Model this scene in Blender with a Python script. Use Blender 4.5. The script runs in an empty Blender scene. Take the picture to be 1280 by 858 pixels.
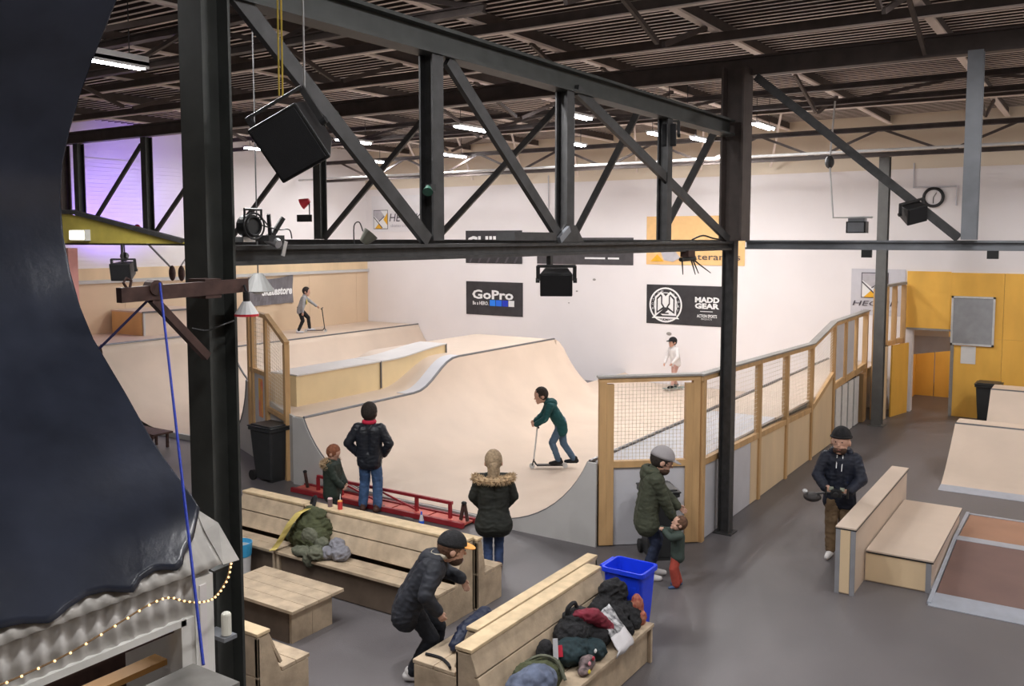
import bpy, bmesh, math, random
from mathutils import Vector, Matrix, noise
random.seed(7)
S = bpy.context.scene
COL = S.collection
R = math.radians
PI = math.pi

# ------------------------------------------------------------------ camera
cd = bpy.data.cameras.new('camera'); cam = bpy.data.objects.new('camera', cd); COL.objects.link(cam)
cam.location = (0, 0, 4.7)
cam.rotation_euler = (R(90 - 4.6), 0, R(33.2 - 90))
cd.sensor_width = 36.0; cd.lens = 31.78; cd.shift_y = -0.0313; cd.clip_start = 0.05; cd.clip_end = 200
S.camera = cam
# ------------------------------------------------------------------ world, exposure
W = bpy.data.worlds.new('world'); S.world = W; W.use_nodes = True
W.node_tree.nodes['Background'].inputs[0].default_value = (0.55, 0.56, 0.62, 1)
W.node_tree.nodes['Background'].inputs[1].default_value = 0.12
vs = S.view_settings
vs.view_transform = 'Standard'; vs.look = 'None'; vs.exposure = 0.42; vs.gamma = 1.0; vs.use_curve_mapping = False
LIGHT_W = 62.0           # power of one ceiling fixture

# ------------------------------------------------------------------ materials
MATS = {}
def mat(name, col, rough=0.6, metal=0.0, var=0.08, scale=6.0, bump=0.0, bscale=40.0, emit=None, estr=0.0, stretch=None, spec=0.4, col2=None):
    if name in MATS: return MATS[name]
    m = bpy.data.materials.new(name); m.use_nodes = True
    nt = m.node_tree; b = nt.nodes['Principled BSDF']
    b.inputs['Roughness'].default_value = rough; b.inputs['Metallic'].default_value = metal
    b.inputs['Specular IOR Level'].default_value = spec
    tc = nt.nodes.new('ShaderNodeTexCoord'); mp = nt.nodes.new('ShaderNodeMapping')
    nt.links.new(tc.outputs['Object'], mp.inputs['Vector'])
    if stretch: mp.inputs['Scale'].default_value = stretch
    nz = nt.nodes.new('ShaderNodeTexNoise'); nz.inputs['Scale'].default_value = scale; nz.inputs['Detail'].default_value = 5
    nt.links.new(mp.outputs[0], nz.inputs['Vector'])
    rp = nt.nodes.new('ShaderNodeValToRGB')
    c = Vector(col)
    lo = c * (1 - var) if col2 is None else Vector(col2)
    hi = c * (1 + var) if col2 is None else c
    rp.color_ramp.elements[0].position = 0.3; rp.color_ramp.elements[1].position = 0.7
    rp.color_ramp.elements[0].color = (*lo, 1); rp.color_ramp.elements[1].color = (*[min(1, x) for x in hi], 1)
    nt.links.new(nz.outputs['Fac'], rp.inputs['Fac']); nt.links.new(rp.outputs['Color'], b.inputs['Base Color'])
    if bump:
        n2 = nt.nodes.new('ShaderNodeTexNoise'); n2.inputs['Scale'].default_value = bscale; n2.inputs['Detail'].default_value = 4
        nt.links.new(mp.outputs[0], n2.inputs['Vector'])
        bp = nt.nodes.new('ShaderNodeBump'); bp.inputs['Strength'].default_value = bump; bp.inputs['Distance'].default_value = 0.02
        nt.links.new(n2.outputs['Fac'], bp.inputs['Height']); nt.links.new(bp.outputs['Normal'], b.inputs['Normal'])
    if emit:
        b.inputs['Emission Color'].default_value = (*emit, 1); b.inputs['Emission Strength'].default_value = estr
    MATS[name] = m; return m

M_floor = mat('floor_paint', (.150, .138, .142), .42, var=.0, scale=.55, bump=.12, bscale=60, col2=(.112, .104, .110))
M_white = mat('white_wall_paint', (.84, .80, .805), .7, var=.02, scale=.8, bump=.05)
M_cream = mat('cream_wall_paint', (.78, .68, .55), .7, var=.03, scale=.8)
M_ply = mat('pale_birch_ply', (.62, .50, .405), .5, var=.07, scale=.9, bump=.03, bscale=18)
M_clad = mat('warm_pale_ply', (.68, .515, .355), .5, var=.06, scale=.7, bump=.03, bscale=18)
M_ply2 = mat('ply_board', (.74, .565, .36), .5, var=.08, scale=2.2, stretch=(1, 1, .25))
M_plyy = mat('yellowed_ply', (.68, .47, .20), .5, var=.10, scale=1.6, stretch=(1, 1, .3))
M_yellow = mat('yellow_stained_ply', (.90, .50, .095), .5, var=.14, scale=1.3, stretch=(1, 1, .4))
M_frame = mat('timber_frame', (.56, .35, .165), .55, var=.14, scale=7, stretch=(1, 1, .15))
M_old = mat('weathered_timber', (.46, .36, .255), .7, var=.22, scale=5, stretch=(1, 1, 1), bump=.15, bscale=30)
M_oldtop = mat('weathered_timber_cap', (.60, .46, .29), .7, var=.18, scale=6, bump=.12, bscale=30)
M_grey = mat('grey_painted_panel', (.52, .51, .50), .55, var=.05, scale=2)
M_greyl = mat('pale_grey_sheet', (.58, .575, .615), .45, var=.04, scale=3)
M_steel = mat('dark_steel', (.055, .054, .055), .5, .3, var=.25, scale=8)
M_steelg = mat('grey_green_steel', (.046, .049, .046), .5, .2, var=.2, scale=5)
M_steelp = mat('blue_grey_steel', (.20, .21, .23), .5, .2, var=.15, scale=3)
M_beam = mat('brown_roof_steel', (.085, .066, .060), .55, .1, var=.2, scale=4)
M_rust = mat('rusty_brown_steel', (.075, .040, .034), .6, .2, var=.3, scale=12)
M_deck = mat('brown_roof_deck', (.075, .055, .052), .7, var=.15, scale=.6)
M_rib = mat('lit_underside_pale_strut', (.78, .69, .64), .6, var=.1, scale=.8)  # light on rib and flange undersides put into the colour; pale struts share it
M_steelrim = mat('steel_edge', (.17, .17, .18), .4, .6, var=.1)
M_metal = mat('bare_metal', (.55, .55, .56), .35, .8, var=.1)
M_black = mat('black_plastic', (.018, .018, .019), .45, var=.2)
M_blackm = mat('black_fabric', (.014, .014, .016), .9, var=.3, scale=20, bump=.4, bscale=60)
M_bin = mat('charcoal_bin_plastic', (.030, .032, .034), .4, var=.1)
M_blue = mat('bright_blue_bin_plastic', (.012, .05, .75), .35, var=.08)
M_bluerope = mat('blue_rope', (.02, .045, .40), .6, var=.2, scale=60)
M_darkrope = mat('dark_blue_rope', (.03, .03, .10), .7)
M_red = mat('red_painted_steel', (.30, .022, .030), .45, .1, var=.15)
M_redwood = mat('red_painted_board', (.55, .12, .09), .55, var=.15)
M_tube = mat('lit_tube', (1, 1, 1), .3, emit=(.96, .96, 1.0), estr=42)
M_house = mat('lamp_housing', (.62, .62, .62), .4)
M_navy = mat('navy_coat_sheet', (.022, .026, .040), .20, var=.25, scale=3, bump=.05, bscale=25)
M_corr = mat('grey_corrugated_metal', (.40, .38, .355), .5, .1, var=.15, scale=8)
M_corrw = mat('white_corrugated_sheet', (.74, .72, .70), .5, var=.06, scale=10)
M_cream2 = mat('white_trim_paint', (.80, .79, .76), .5, var=.03)
M_skin = mat('skin', (.58, .34, .25), .55, var=.06, scale=15)
M_skind = mat('dark_skin', (.10, .055, .04), .5, var=.1, scale=15)
M_banner = mat('charcoal_banner', (.040, .038, .042), .5, var=.2, scale=3)
M_lett = mat('white_print', (.85, .85, .85), .6, var=.02)
M_pinklit = mat('pink_lit_wall', (.85, .42, .38), .7, var=.04)  # pink light on the stub put into its base colour

# ------------------------------------------------------------------ mesh helpers
ORG = {}
class MB:
    def __init__(s): s.v = []; s.f = []; s.m = []
    def add(s, vs, fs, mi=0):
        o = len(s.v); s.v += [Vector(v) for v in vs]; s.f += [tuple(i + o for i in f) for f in fs]; s.m += [mi] * len(fs); return s
    def box(s, a, b, mi=0):
        (x0, y0, z0), (x1, y1, z1) = a, b
        return s.add([(x0, y0, z0), (x1, y0, z0), (x1, y1, z0), (x0, y1, z0), (x0, y0, z1), (x1, y0, z1), (x1, y1, z1), (x0, y1, z1)],
                     [(0, 3, 2, 1), (4, 5, 6, 7), (0, 1, 5, 4), (1, 2, 6, 5), (2, 3, 7, 6), (3, 0, 4, 7)], mi)
    def bar(s, p, q, w, h, up=(0, 0, 1), mi=0):
        p = Vector(p); q = Vector(q); d = (q - p).normalized(); u = Vector(up)
        if abs(d.dot(u)) > .98: u = Vector((1, 0, 0))
        r = d.cross(u).normalized() * (w / 2); u = r.cross(d).normalized() * (h / 2)
        vs = [p - r - u, p + r - u, p + r + u, p - r + u, q - r - u, q + r - u, q + r + u, q - r + u]
        return s.add(vs, [(0, 3, 2, 1), (4, 5, 6, 7), (0, 1, 5, 4), (1, 2, 6, 5), (2, 3, 7, 6), (3, 0, 4, 7)], mi)
    def ibeam(s, p, q, w, h, t=.02, up=(0, 0, 1), mi=0):
        p = Vector(p); q = Vector(q); d = (q - p).normalized(); u = Vector(up)
        if abs(d.dot(u)) > .98: u = Vector((1, 0, 0))
        r = d.cross(u).normalized(); u = r.cross(d).normalized()
        o = u * (h / 2 - t / 2)
        s.bar(p + o, q + o, w, t, u, mi); s.bar(p - o, q - o, w, t, u, mi); s.bar(p, q, t, h - 2 * t, u, mi); return s
    def cyl(s, p, q, r0, r1=None, n=10, mi=0, cap=True):
        p = Vector(p); q = Vector(q); r1 = r0 if r1 is None else r1
        d = (q - p).normalized(); a = d.orthogonal().normalized(); b = d.cross(a)
        vs = []
        for c, r in ((p, r0), (q, r1)):
            for i in range(n):
                t = 2 * PI * i / n; vs.append(c + (a * math.cos(t) + b * math.sin(t)) * r)
        fs = [(i, (i + 1) % n, n + (i + 1) % n, n + i) for i in range(n)]
        if cap: fs += [tuple(range(n - 1, -1, -1)), tuple(range(n, 2 * n))]
        return s.add(vs, fs, mi)
    def tube(s, pts, r, n=6, mi=0):
        pts = [Vector(p) for p in pts]; o = len(s.v); k = len(pts)
        rr = r if isinstance(r, (list, tuple)) else [r] * k
        d0 = (pts[1] - pts[0]).normalized(); a = d0.orthogonal().normalized(); vs = []; fs = []
        for i, p in enumerate(pts):
            d = (pts[min(i + 1, k - 1)] - pts[max(i - 1, 0)]).normalized()
            a = (a - d * a.dot(d)).normalized(); b = d.cross(a)
            for j in range(n):
                t = 2 * PI * j / n; vs.append(p + (a * math.cos(t) + b * math.sin(t)) * rr[i])
        for i in range(k - 1):
            for j in range(n): fs.append((i * n + j, i * n + (j + 1) % n, (i + 1) * n + (j + 1) % n, (i + 1) * n + j))
        fs += [tuple(range(n - 1, -1, -1)), tuple(range((k - 1) * n, k * n))]
        return s.add(vs, fs, mi)
    def ell(s, c, r, nu=12, nv=8, rot=None, mi=0, zmin=-1.0):
        c = Vector(c); vs = []; fs = []
        t0 = math.asin(max(-1, zmin)) if zmin > -1 else -PI / 2
        for i in range(nv + 1):
            t = t0 + (PI / 2 - t0) * i / nv
            for j in range(nu):
                a = 2 * PI * j / nu
                v = Vector((r[0] * math.cos(t) * math.cos(a), r[1] * math.cos(t) * math.sin(a), r[2] * math.sin(t)))
                if rot is not None: v = rot @ v
                vs.append(c + v)
        for i in range(nv):
            for j in range(nu): fs.append((i * nu + j, i * nu + (j + 1) % nu, (i + 1) * nu + (j + 1) % nu, (i + 1) * nu + j))
        fs.append(tuple(range(nu - 1, -1, -1)))
        return s.add(vs, fs, mi)
    def cap(s, p, q, r0, r1, n=12, mi=0):       # tapered capsule
        p = Vector(p); q = Vector(q); L = (q - p).length
        if L < 1e-5: q = p + Vector((0, 0, 1e-4))
        d = (q - p).normalized(); a = d.orthogonal().normalized(); b = d.cross(a); vs = []; fs = []; rings = []
        for t in (-80, -50, -20): rings.append((p + d * r0 * math.sin(R(t)), r0 * math.cos(R(t))))
        rings.append((p, r0)); rings.append((p.lerp(q, .5), (r0 + r1) / 2)); rings.append((q, r1))
        for t in (20, 50, 80): rings.append((q + d * r1 * math.sin(R(t)), r1 * math.cos(R(t))))
        for c, r in rings:
            for j in range(n):
                t = 2 * PI * j / n; vs.append(c + (a * math.cos(t) + b * math.sin(t)) * r)
        k = len(rings)
        for i in range(k - 1):
            for j in range(n): fs.append((i * n + j, i * n + (j + 1) % n, (i + 1) * n + (j + 1) % n, (i + 1) * n + j))
        fs += [tuple(range(n - 1, -1, -1)), tuple(range((k - 1) * n, k * n))]
        return s.add(vs, fs, mi)
    def prism(s, pts, o, xa, ya, th, mi=0):      # 2D outline pushed along xa x ya
        o = Vector(o); xa = Vector(xa); ya = Vector(ya); za = xa.cross(ya).normalized() * th; n = len(pts)
        vs = [o + xa * x + ya * y for x, y in pts] + [o + xa * x + ya * y + za for x, y in pts]
        ar = sum(pts[i][0] * pts[(i + 1) % n][1] - pts[(i + 1) % n][0] * pts[i][1] for i in range(n))
        if ar > 0: fs = [tuple(range(n - 1, -1, -1)), tuple(range(n, 2 * n))] + [(i, (i + 1) % n, n + (i + 1) % n, n + i) for i in range(n)]
        else: fs = [tuple(range(n)), tuple(range(2 * n - 1, n - 1, -1))] + [(i, n + i, n + (i + 1) % n, (i + 1) % n) for i in range(n)]
        return s.add(vs, fs, mi)
    def grid(s, rows, mi=0, flip=False):
        n = len(rows[0]); vs = [p for r in rows for p in r]; fs = []
        for i in range(len(rows) - 1):
            for j in range(n - 1):
                q = (i * n + j, i * n + j + 1, (i + 1) * n + j + 1, (i + 1) * n + j)
                fs.append(q[::-1] if flip else q)
        return s.add(vs, fs, mi)
    def build(s, name, mats, parent=None, local=False, smooth=False, bevel=0, kind=None, solid=0):
        me = bpy.data.meshes.new(name)
        o = ORG.get(parent.name, Vector()) if (parent is not None and not local) else Vector()
        me.from_pydata([tuple(v - o) for v in s.v], [], s.f)
        for m in (mats if isinstance(mats, (list, tuple)) else [mats]): me.materials.append(m)
        me.polygons.foreach_set('material_index', s.m)
        if smooth: me.polygons.foreach_set('use_smooth', [True] * len(me.polygons))
        me.update()
        ob = bpy.data.objects.new(name, me); COL.objects.link(ob)
        if parent is not None: ob.parent = parent; ORG[ob.name] = ORG.get(parent.name, Vector())
        else: ORG[ob.name] = Vector()
        if kind: ob['kind'] = kind
        if solid:
            md = ob.modifiers.new('solid', 'SOLIDIFY'); md.thickness = abs(solid); md.offset = -1 if solid > 0 else 1
        if bevel:
            md = ob.modifiers.new('bevel', 'BEVEL'); md.width = bevel; md.segments = 2; md.limit_method = 'ANGLE'
        return ob

def tag(o, label, cat, group=None, kind=None):
    o['label'] = label; o['category'] = cat
    if group: o['group'] = group
    if kind: o['kind'] = kind
    return o
def thing(name, label, cat, loc=(0, 0, 0), rz=0, group=None):
    o = bpy.data.objects.new(name, None); COL.objects.link(o); o.location = loc; o.rotation_euler = (0, 0, rz)
    o.empty_display_size = .1; ORG[o.name] = Vector(loc)
    return tag(o, label, cat, group)
def box(name, a, b, m, parent=None, bevel=0, **k): return MB().box(a, b).build(name, m, parent, bevel=bevel, **k)
def struct(o): o['kind'] = 'structure'; return o

DG = None
def baked(ob, name):
    """replace modifiers by the evaluated mesh"""
    dg = bpy.context.evaluated_depsgraph_get(); dg.update()
    me = bpy.data.meshes.new_from_object(ob.evaluated_get(dg)); me.name = name
    ob.modifiers.clear(); old = ob.data; ob.data = me; bpy.data.meshes.remove(old); return ob
REMESH = []
def skin_build(mb, name, m, parent, voxel=.01, smooth=4, wrinkle=0.0, wscale=9.0, seed=0):
    ob = mb.build(name, m, parent, local=True)
    md = ob.modifiers.new('r', 'REMESH'); md.mode = 'VOXEL'; md.voxel_size = voxel; md.use_smooth_shade = True
    if smooth: ms = ob.modifiers.new('s', 'SMOOTH'); ms.factor = .5; ms.iterations = smooth
    REMESH.append((ob, name, wrinkle, wscale, seed)); return ob
def finish_remesh():
    dg = bpy.context.evaluated_depsgraph_get(); dg.update()
    done = []
    for ob, name, wr, ws, seed in REMESH: done.append(bpy.data.meshes.new_from_object(ob.evaluated_get(dg)))
    for (ob, name, wr, ws, seed), me in zip(REMESH, done):
        ob.modifiers.clear(); ob.data = me; me.name = name
        me.polygons.foreach_set('use_smooth', [True] * len(me.polygons))
        if wr:
            off = Vector((seed * 3.1, seed * 1.7, 0))
            ns = [v.normal.copy() for v in me.vertices]
            for v, n in zip(me.vertices, ns):
                p = Vector((v.co.x, v.co.y, v.co.z * 1.6)) * ws + off
                k = 1 - 2 * abs(noise.noise(p)); k2 = noise.noise(p * 2.3)
                v.co += n * wr * (k * .7 + k2 * .4)
        me.update()

def text(body, name, m, parent, org, xa, ya, width=None, height=.2, extrude=.004, bold=0.0, squash=1.0, shear=0.0):
    cu = bpy.data.curves.new(name, 'FONT'); cu.body = body; cu.size = 1; cu.extrude = 0; cu.offset = bold; cu.resolution_u = 2; cu.shear = shear
    t = bpy.data.objects.new('tmp', cu); COL.objects.link(t)
    dg = bpy.context.evaluated_depsgraph_get(); dg.update()
    me = bpy.data.meshes.new_from_object(t.evaluated_get(dg)); bpy.data.objects.remove(t); bpy.data.curves.remove(cu)
    xs = [v.co.x for v in me.vertices]; ys = [v.co.y for v in me.vertices]
    x0, x1, y0, y1 = min(xs), max(xs), min(ys), max(ys)
    sy = height / (y1 - y0); sx = width / (x1 - x0) if width else sy
    xa = Vector(xa); ya = Vector(ya); za = xa.cross(ya); o = Vector(org) - ORG.get(parent.name, Vector())
    for v in me.vertices:
        v.co = o + xa * ((v.co.x - x0) * sx) + ya * ((v.co.y - y0) * sy) + za * extrude
    me.materials.clear(); me.materials.append(m); me.name = name
    ob = bpy.data.objects.new(name, me); COL.objects.link(ob); ob.parent = parent; ORG[ob.name] = ORG.get(parent.name, Vector()); return ob

# ------------------------------------------------------------------ ceiling lights (tubes in a housing, each with its own light)
LN = 0
def ceiling_light(x, y, z, label, L=1.3, group='fluorescent ceiling lights', along=(1, 0, 0), power=1.0):
    a = Vector(along)
    t = thing('fluorescent_light', label, 'light', (x, y, z), 0, group)
    c = Vector((x, y, z)); sd = Vector((-a.y, a.x, 0))
    h = MB(); h.bar(c - a * L / 2 + Vector((0, 0, .05)), c + a * L / 2 + Vector((0, 0, .05)), .22, .05)
    hs = h.build('housing', M_house, t)
    for k in (-1, 1):
        MB().cyl(c - a * (L / 2 - .03) + sd * .05 * k, c + a * (L / 2 - .03) + sd * .05 * k, .02, n=8).build('lamp_tube', M_tube, hs)
    r = MB()
    for k in (-1, 1): r.cyl(c + a * k * L * .35 + Vector((0, 0, .07)), (x + a.x * k * L * .35, y + a.y * k * L * .35, 7.98), .008, n=5)
    r.build('hanger', M_steel, t)
    ld = bpy.data.lights.new('tube_light', 'AREA'); ld.shape = 'RECTANGLE'; ld.size = L; ld.size_y = .2; ld.energy = LIGHT_W * power; ld.color = (1.0, .985, .97)
    lo = bpy.data.objects.new('tube_light', ld); COL.objects.link(lo); lo.parent = t; lo.location = (0, 0, -.04)
    lo.rotation_euler = (0, 0, math.atan2(a.y, a.x)); return t
# ================================================================== SETTING
XW = 26.25; YL = 23.9
struct(box('floor', (-9, -9, -.2), (32, 26, 0), M_floor))
# far wall with the doorway opening (Y 3.3 .. 4.25, up to 2.25)
wb = MB(); wb.box((XW, 4.25, -.1), (XW + .3, YL + .3, 7.0)); wb.box((XW, -9, -.1), (XW + .3, 3.3, 7.0)); wb.box((XW, 3.3, 2.25), (XW + .3, 4.25, 7.0))
wall_back = struct(wb.build('wall_back', M_white))
struct(box('trim_1', (XW - .02, -9, 6.55), (XW + .3, YL + .3, 8.2), M_cream))
struct(box('wall_left', (-9, YL, -.1), (XW, YL + .3, 8.2), M_white))
struct(box('wall_right', (-9, -9.3, -.1), (32, -9, 8.2), M_cream))
struct(box('wall_front', (-9.3, -9, -.1), (-9, 26, 8.2), M_cream))
# cladding of pale boards on the left wall, with a rail on top
x = 13.4
cl = bpy.data.objects.new('trim_2', None); COL.objects.link(cl); cl.location = (13.4, YL - .05, 1.5); ORG[cl.name] = Vector(cl.location); cl['kind'] = 'structure'
while x < XW - .1:
    x1 = min(x + 2.44, XW - .005); box('board', (x + .004, YL - .05, 1.4), (x1 - .004, YL - .003, 3.42), M_clad, cl); x = x1
box('rail', (13.4, YL - .12, 3.42), (XW - .005, YL - .003, 3.52), M_grey, cl)
box('cap_board', (13.4, YL - .04, 3.52), (XW - .005, YL - .003, 3.85), M_ply2, cl)
# lined white cladding above on the same wall: horizontal laps
lap = MB()
for i in range(26): lap.box((8, YL - .02 - .012 * (i % 2), 3.95 + i * .115), (19.5, YL - .001, 3.95 + i * .115 + .112))
ob = lap.build('trim_3', M_white); struct(ob)
# wall stub on the far left, pink light put into its colour
struct(box('wall_stub', (13.0, 21.9, 0), (13.25, 23.88, 4.45), M_pinklit)).name = 'trim_4'
# ---- roof: ribbed deck, rib undersides coloured as lit
rv = MB(); p = .2; x = -9.0
prof = []
while x < 32:
    prof += [(x, 8.09), (x + .115, 8.09), (x + .125, 8.0), (x + .19, 8.0)]; x += p
vs = []; 
for X, Z in prof: vs += [(X, -9.2, Z), (X, 26, Z)]
fs = []; mi = []
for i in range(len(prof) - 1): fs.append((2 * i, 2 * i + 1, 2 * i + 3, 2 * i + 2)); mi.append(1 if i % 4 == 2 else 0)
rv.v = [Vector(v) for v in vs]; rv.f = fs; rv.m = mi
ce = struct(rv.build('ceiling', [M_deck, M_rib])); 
struct(box('roof_slab', (-9.3, -9.3, 8.12), (32, 26.2, 8.25), M_deck)).name = 'ceiling_1'

# ================================================================== STEEL FRAME
def steel(name, label, cat, base, group=None): return thing(name, label, cat, base, 0, group)
ZC, ZT = 4.6, 6.38
# columns
def column(X, Y, label, w=.24, m=M_steelg, top=7.2, orient='x', t=.016):
    c = steel('steel_column', label, 'column', (X, Y, 0))
    MB().ibeam((X, Y, 0.02), (X, Y, top), w, w, t, up=(1, 0, 0) if orient == 'x' else (0, 1, 0)).build('shaft', m, c)
    MB().box((X - w * .8, Y - w * .8, 0), (X + w * .8, Y + w * .8, .02)).build('base_plate', m, c)
    return c
col1 = column(3.88, 4.9, 'big dark steel column in front with a brown hoist arm bolted to it', .225, top=7.75, orient='x', t=.02)
col2 = column(13.72, 4.9, 'dark steel column standing at the mesh fence corner', .19, M_steel, top=4.66, orient='y')
b = MB(); b.ibeam((13.72, 4.84, 4.66), (13.72, 4.84, 7.3), .40, .36, .03, up=(0, 1, 0)); b.build('upper_shaft', M_beam, col2)
col3 = column(23.85, 4.62, 'grey steel column beside the white strips at the fence end', .24, mat('grey_steel', (.15, .15, .145), .5, .2), top=6.7)

# truss A along X at Y=4.9
def brace(mb, p, q, w=.1, h=.1): return mb.ibeam(p, q, w, h, .02, up=(0, 1, 0))
tA = steel('roof_truss', 'large dark steel truss running from the front column to the fence column', 'truss', (3.88, 4.9, ZC))
MB().ibeam((4.02, 4.9, ZC - .015), (13.6, 4.9, ZC - .015), .14, .135, .03).build('lower_chord', M_steel, tA)
MB().ibeam((4.02, 4.9, ZT), (13.55, 4.9, ZT), .2, .24, .03).build('upper_chord', M_steelg, tA)
for X in (6.22, 8.52, 11.16):
    w = .15 if X < 9 else .15
    MB().ibeam((X, 4.9, ZC + .08), (X, 4.9, ZT - .12), w, w, .018, up=(0, 1, 0)).build('post', M_steel, tA)
for p, q in (((4.1, 6.3), (6.1, ZC + .08)), ((6.4, 6.25), (8.38, ZC + .08)), ((8.7, 6.3), (13.5, ZC + .08))):
    MB().bar((p[0], 4.86, p[1]), (q[0], 4.86, q[1]), .05, .12).build('diagonal', M_steel, tA)
for X in (8.52,):
    MB().prism([(-.3, 0), (.3, 0), (.12, .18), (-.12, .18)], (X, 4.84, ZC + .06), (1, 0, 0), (0, 0, 1), .02).build('gusset_plate', M_steel, tA)
    MB().bar((X - .28, 4.8, ZC + .08), (X - .08, 4.8, ZC + .2), .04, .07).build('fish_plate', M_steelp, tA)
MB().box((7.35, 4.78, ZC + .08), (8.15, 4.98, ZC + .16)).build('cable_box', M_steel, tA)

# truss C across at X=13.72 (runs in Y)
tC = steel('roof_truss', 'long cross truss with crossed diagonals passing the fence column', 'truss', (13.72, 12, ZC))
MB().ibeam((13.9, 5.1, ZC), (13.9, YL - .05, ZC), .14, .15, .03).build('lower_chord', M_steel, tC)
MB().ibeam((13.9, 4.7, ZC), (13.9, -6, ZC), .14, .14, .03).build('lower_chord', M_steelp, tC)
MB().ibeam((13.9, -8.9, 7.34), (13.9, YL - .05, 7.34), .2, .30, .03).build('upper_chord', M_beam, tC)
ys = [7.95, 10.95, 13.95, 16.9, 19.85, 22.75]
for Y in ys: MB().ibeam((13.9, Y, ZC + .08), (13.9, Y, 7.18), .2, .2, .02).build('post', M_steelg, tC)
yy = [5.1, 6.3] + ys
for a, b in zip(yy[1:-1], yy[2:]): MB().bar((13.86, a + .15, 7.0), (13.86, b - .15, ZC + .1), .05, .11).build('diagonal', M_steel, tC)
MB().bar((13.86, 5.15, 6.55), (13.86, 6.15, ZC + .1), .05, .11).build('diagonal', M_steel, tC)
MB().ibeam((13.72, 1.55, ZC + .08), (13.72, 1.55, 7.2), .19, .19, .02).build('post', M_steelp, tC)
MB().bar((13.74, 4.55, 7.15), (13.74, 1.68, ZC + .1), .06, .12).build('diagonal', M_steel, tC)
MB().ibeam((13.9, 23.55, ZC + .08), (13.9, 23.55, 7.18), .32, .3, .03).build('end_post', M_beam, tC)
for Y in (2.9, 1.27): MB().box((13.84, Y - .07, ZC - .18), (13.9, Y + .07, ZC - .07)).build('lug', M_black, tC)

# far lattice girder at X=23.85, and one at X=18.9
def lattice(X, z0, z1, y0, y1, label, m, step=1.35, w=.09):
    t = steel('lattice_girder', label, 'truss', (X, (y0 + y1) / 2, z0))
    MB().ibeam((X, y0, z0), (X, y1, z0), .11, .11, .02).build('lower_chord', m, t)
    MB().ibeam((X, y0, z1), (X, y1, z1), .14, .12, .02).build('upper_chord', m, t)
    y = y0; k = 0
    while y + step <= y1:
        a, b = ((z0, z1) if k % 2 == 0 else (z1, z0))
        MB().bar((X, y, a), (X, y + step, b), .05, .06).build('diagonal', m, t); y += step; k += 1
    return t
lattice(23.6, 6.74, 7.36, -8.8, 23.6, 'lattice roof girder nearest the far white wall', M_beam, 1.5)
lattice(18.9, 7.42, 7.72, -8.8, 23.6, 'shallow lattice girder over the middle of the ramps', M_beam, 2.2)
lattice(8.6, 7.3, 7.72, 6.0, 23.6, 'lattice girder above the waiting benches', M_beam, 1.7)
# ordinal words for rows of alike members
ORD = ['first', 'second', 'third', 'fourth', 'fifth', 'sixth', 'seventh', 'eighth', 'ninth', 'tenth', 'eleventh']
# lengthwise roof beams and joists, lower flanges coloured as lit from below
for n_, Y in enumerate((21.7, 18.9, 16.1, 13.3, 10.5, 7.7, 5.0, 2.2, -.4, -5.6)):
    X0, X1 = -8, 26.2
    t = steel('roof_beam', 'brown steel beam under the ribbed roof running towards the far wall, %s from the violet wall' % ORD[n_], 'beam', (X0, Y, 7.8), 'lengthwise roof beams')
    MB().box((X0, Y - .02, 7.8), (X1, Y + .02, 7.98)).build('web', M_beam, t)
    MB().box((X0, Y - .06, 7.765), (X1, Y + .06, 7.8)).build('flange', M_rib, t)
for n_, X in enumerate((21.3, 16.3, 13.2, 10.9, 5.4, 2.2)):
    t = steel('roof_joist', 'brown steel joist across the roof below the ribs, %s from the far wall' % ORD[n_], 'beam', (X, 8, 7.85), 'cross joists')
    MB().box((X - .02, -8.9, 7.62), (X + .02, 23.8, 7.76)).build('web', M_beam, t)
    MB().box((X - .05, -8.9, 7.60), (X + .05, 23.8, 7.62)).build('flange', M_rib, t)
# knee braces between the roof beams and the trusses
KB = ((4.9, 7.7), (6.6, 10.5), (8.6, 5.0), (10.9, 10.5), (11.2, 5.0), (13.9, 7.7), (13.9, 2.2), (13.9, 13.3), (16.3, 7.7), (16.3, 10.5), (18.9, 5.0), (18.9, 13.3), (21.3, 2.2), (10.9, 2.2), (21.3, 16.1), (16.3, 18.9), (10.9, 16.1))
for X, Y in KB:
    t = steel('knee_brace', 'thin brace pair under the %s roof beam, %s from the far wall' % (ORD[[21.7, 18.9, 16.1, 13.3, 10.5, 7.7, 5.0, 2.2].index(Y)], ORD[sum(1 for q_ in KB if q_[1] == Y and q_[0] > X)]), 'brace', (X, Y, 7.2), 'roof knee braces')
    MB().bar((X + .1, Y, 7.25), (X + 1.6, Y, 7.76), .05, .07).build('rod', M_beam, t)
    MB().bar((X - .1, Y, 7.25), (X - 1.6, Y, 7.76), .05, .07).build('rod', M_beam, t)
# white pipe under the far roof
tp = tag(MB().tube([(22.6, 23.7, 6.72), (22.9, 8, 6.78), (23.0, -8, 6.8)], .035, 8).build('pipe', M_house), 'thin pale pipe under the roof in front of the far wall', 'pipe')
# roof truss members against the far wall, sloping pale struts
for i in range(8):
    Y = 7.2 + i * 2.1
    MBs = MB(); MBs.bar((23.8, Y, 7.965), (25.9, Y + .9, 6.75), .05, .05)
    tag(MBs.build('strut', M_rib), 'pale sloping strut under the roof by the far wall, %s from the fence side' % ORD[i], 'strut', 'pale roof struts')

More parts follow.
